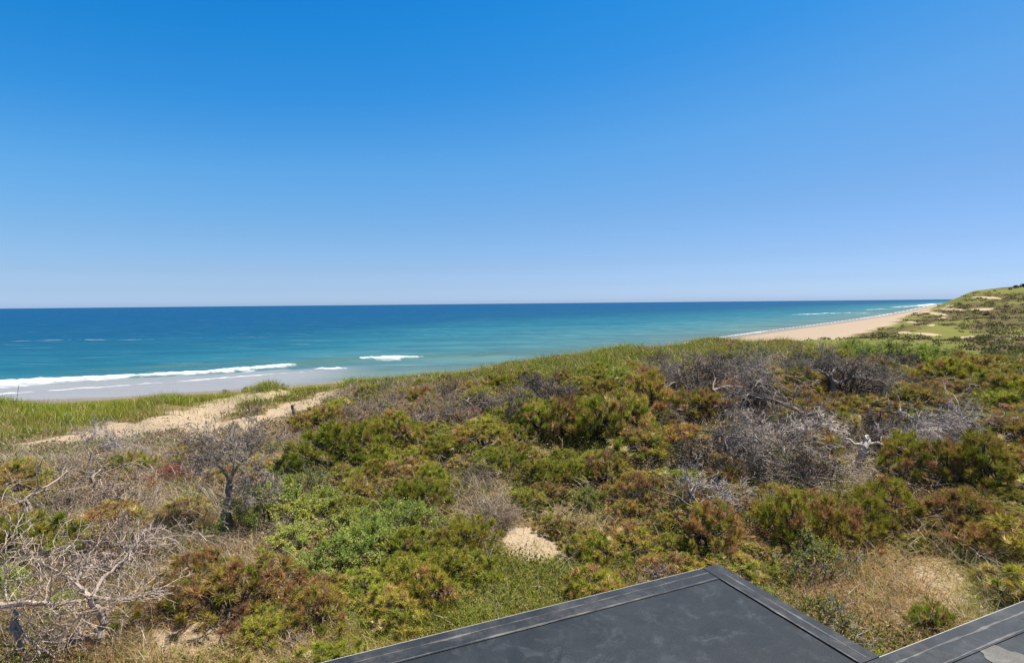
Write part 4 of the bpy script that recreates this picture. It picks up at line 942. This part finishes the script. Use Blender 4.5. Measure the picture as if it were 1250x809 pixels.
col = np.where((g.random(n) < np.clip(sstep(.4, .65, rl) + .1 - mat * .8, 0, .9))[:, None], pick(g, n, [(.30, .19, .08), (.17, .105, .05), 'straw', (.26, .2, .15)], [3, 3, .8, 1.5]), pick(g, n, [(0.14, .185, .03), (.13, .155, .03), (.23, .21, .05)], [3, 3, 2]))
hgt = g.uniform(.01, .14, n) * (.6 + .9 * fbm(x * 2.5, y * 2.5, 49, 3)) + .08 * (r / 20)
sc = (.03 + .0022 * r) * g.uniform(.6, 1.3, n)
P = np.stack([x, y, z + hgt], -1); D = unit(g.normal(size=(n, 3)) + np.array([0, 0, .6])); Nn = unit(np.cross(D, g.normal(size=(n, 3)))); S = np.cross(D, Nn) * (sc * .26)[:, None]; E = D * sc[:, None]
V = np.stack([P, P + E * .5 + S, P + E, P + E * .5 - S], 1).reshape(-1, 3)
tag(link('ground_cover', mesh_np('ground_cover', V, np.arange(4 * n), np.full(n, 4), np.repeat(col, 4, 0)), M_GRASS), 'low creeping cover of green and rusty leaves between the shrubs', 'ground cover', kind='stuff')
# dead stems and fallen twigs strewn through the scrub
x, y, r, g = scatter(240000, -49, 49, 5, 40, 26, 1.05)
z = ground(x, y); px, py = to_px(np.stack([x, y, z], -1)); s = sand_mask(x, y, z)
dn = .16 + sum(w * soft_ell(px, py, *e) for e, w in [((140, 650, 200, 140, 0), 1.5), ((940, 540, 130, 60, 10), .6), ((1030, 470, 120, 40, 0), .4), ((850, 470, 80, 30, 0), .5), ((420, 510, 120, 30, -25), .6), ((593, 612, 40, 50, 0), .6), ((1120, 560, 110, 40, 0), .4), ((1150, 720, 90, 60, 0), .35), ((110, 560, 160, 24, 0), .6)])
left = (1 - sstep(0, 14, py - (536 - .16 * px))) * (1 - sstep(430, 500, px))
keep = (g.random(len(x)) < np.clip(dn * (.3 + 1.2 * sstep(.35, .65, fbm(x * 1.1, y * 1.1, 55, 3))), 0, 1) * (1 - .95 * sstep(.15, .5, s)) * (1 - left)) & ~in_house(x, y, .3) & (px > -130) & (px < 1420) & (py < 900) & (r < 33)
x, y, z, r = [v[keep] for v in (x, y, z, r)]; n = len(x)
col = pick(g, n, [(.42, .35, .27), (.32, .25, .18), (.22, .165, .115), (.52, .45, .36)], [3, 3, 3, 1])
V, L, N, C = blades(x, y, z + g.uniform(0, .35, n) * sstep(8, 14, r), g, g.uniform(.18, .62, n), g.uniform(.005, .010, n) * (.7 + r * .03), g.uniform(.4, 2.6, n), col)
tag(link('dead_twigs', mesh_np('dead_twigs', V, L, N, C), M_GRASS), 'pale dead stems and fallen twigs strewn through the scrub', 'twigs', kind='stuff')
# far-off scrub on the dunes down the shore
g = np.random.default_rng(24); n0 = 12000
a = g.uniform(rad(8), rad(52), n0); r = np.exp(g.uniform(math.log(48), math.log(650), n0)); x = r * np.sin(a); y = r * np.cos(a)
df, _ = poly_dist(x, y, FOOT); z = ground(x, y); px, py = to_px(np.stack([x, y, z], -1))
bw = sstep(0.44, 0.58, fbm(x * 0.022, y * 0.022, 41, 5) - .06 + 0.20 * sstep(1140, 1220, px)) * .9 + .02
blw = np.zeros(n0)
for e in [(1212, 363.5, 14, 1.2, 4), (1160, 377.5, 18, 1.3, 3), (1198, 377.5, 16, 1.5, -2), (1145, 383, 12, 1.6, 10), (1132, 408, 20, 2, 5), (1105, 406, 12, 1.6, 0), (1245, 411, 14, 2, -8), (1180, 411, 14, 1.4, -4)]: blw = np.maximum(blw, soft_ell(px, py, *e))
keep = (df > 12) & (g.random(n0) < bw * (1 - blw)) & (px > 700) & (px < 1330)
x, y, z, r = [v[keep] for v in (x, y, z, r)]; n = len(x); K = 26
br_ = (g.random(n) < .58)
col = np.where(br_[:, None], pick(g, n, [(0.105, .075, .055), (.13, .095, .055), (.12, .11, .045)], [3, 2, 1]), pick(g, n, [(0.12, .145, .035), (.09, .115, .03), (.155, .17, .042)], [2, 2, 1]))
sz = g.uniform(.5, 1.3, n) * (.6 + .0022 * r)
dv = g.normal(size=(n, K, 3)); dv[..., 2] = np.abs(dv[..., 2]) * .7; dv = unit(dv) * g.uniform(.5, 1, (n, K, 1))
P = np.stack([x, y, z - .1], -1)[:, None] + dv * (sz[:, None, None] * np.array([1, 1, .75])); D = unit(g.normal(size=(n, K, 3)) + np.array([0, 0, .7])); S = unit(np.cross(D, g.normal(size=(n, K, 3)))) * (sz * .15)[:, None, None]; E = D * (sz * .42)[:, None, None]
V = np.stack([P, P + E * .5 + S, P + E, P + E * .5 - S], 2).reshape(-1, 3)
tag(link('distant_scrub', mesh_np('distant_scrub', V, np.arange(4 * n * K), np.full(n * K, 4), np.repeat(col, 4 * K, 0) * np.repeat(g.uniform(.8, 1.2, (n * K, 1)), 4, 0)), M_GRASS), 'brown and green scrub covering the far dunes beyond the ridge', 'scrub', kind='stuff')
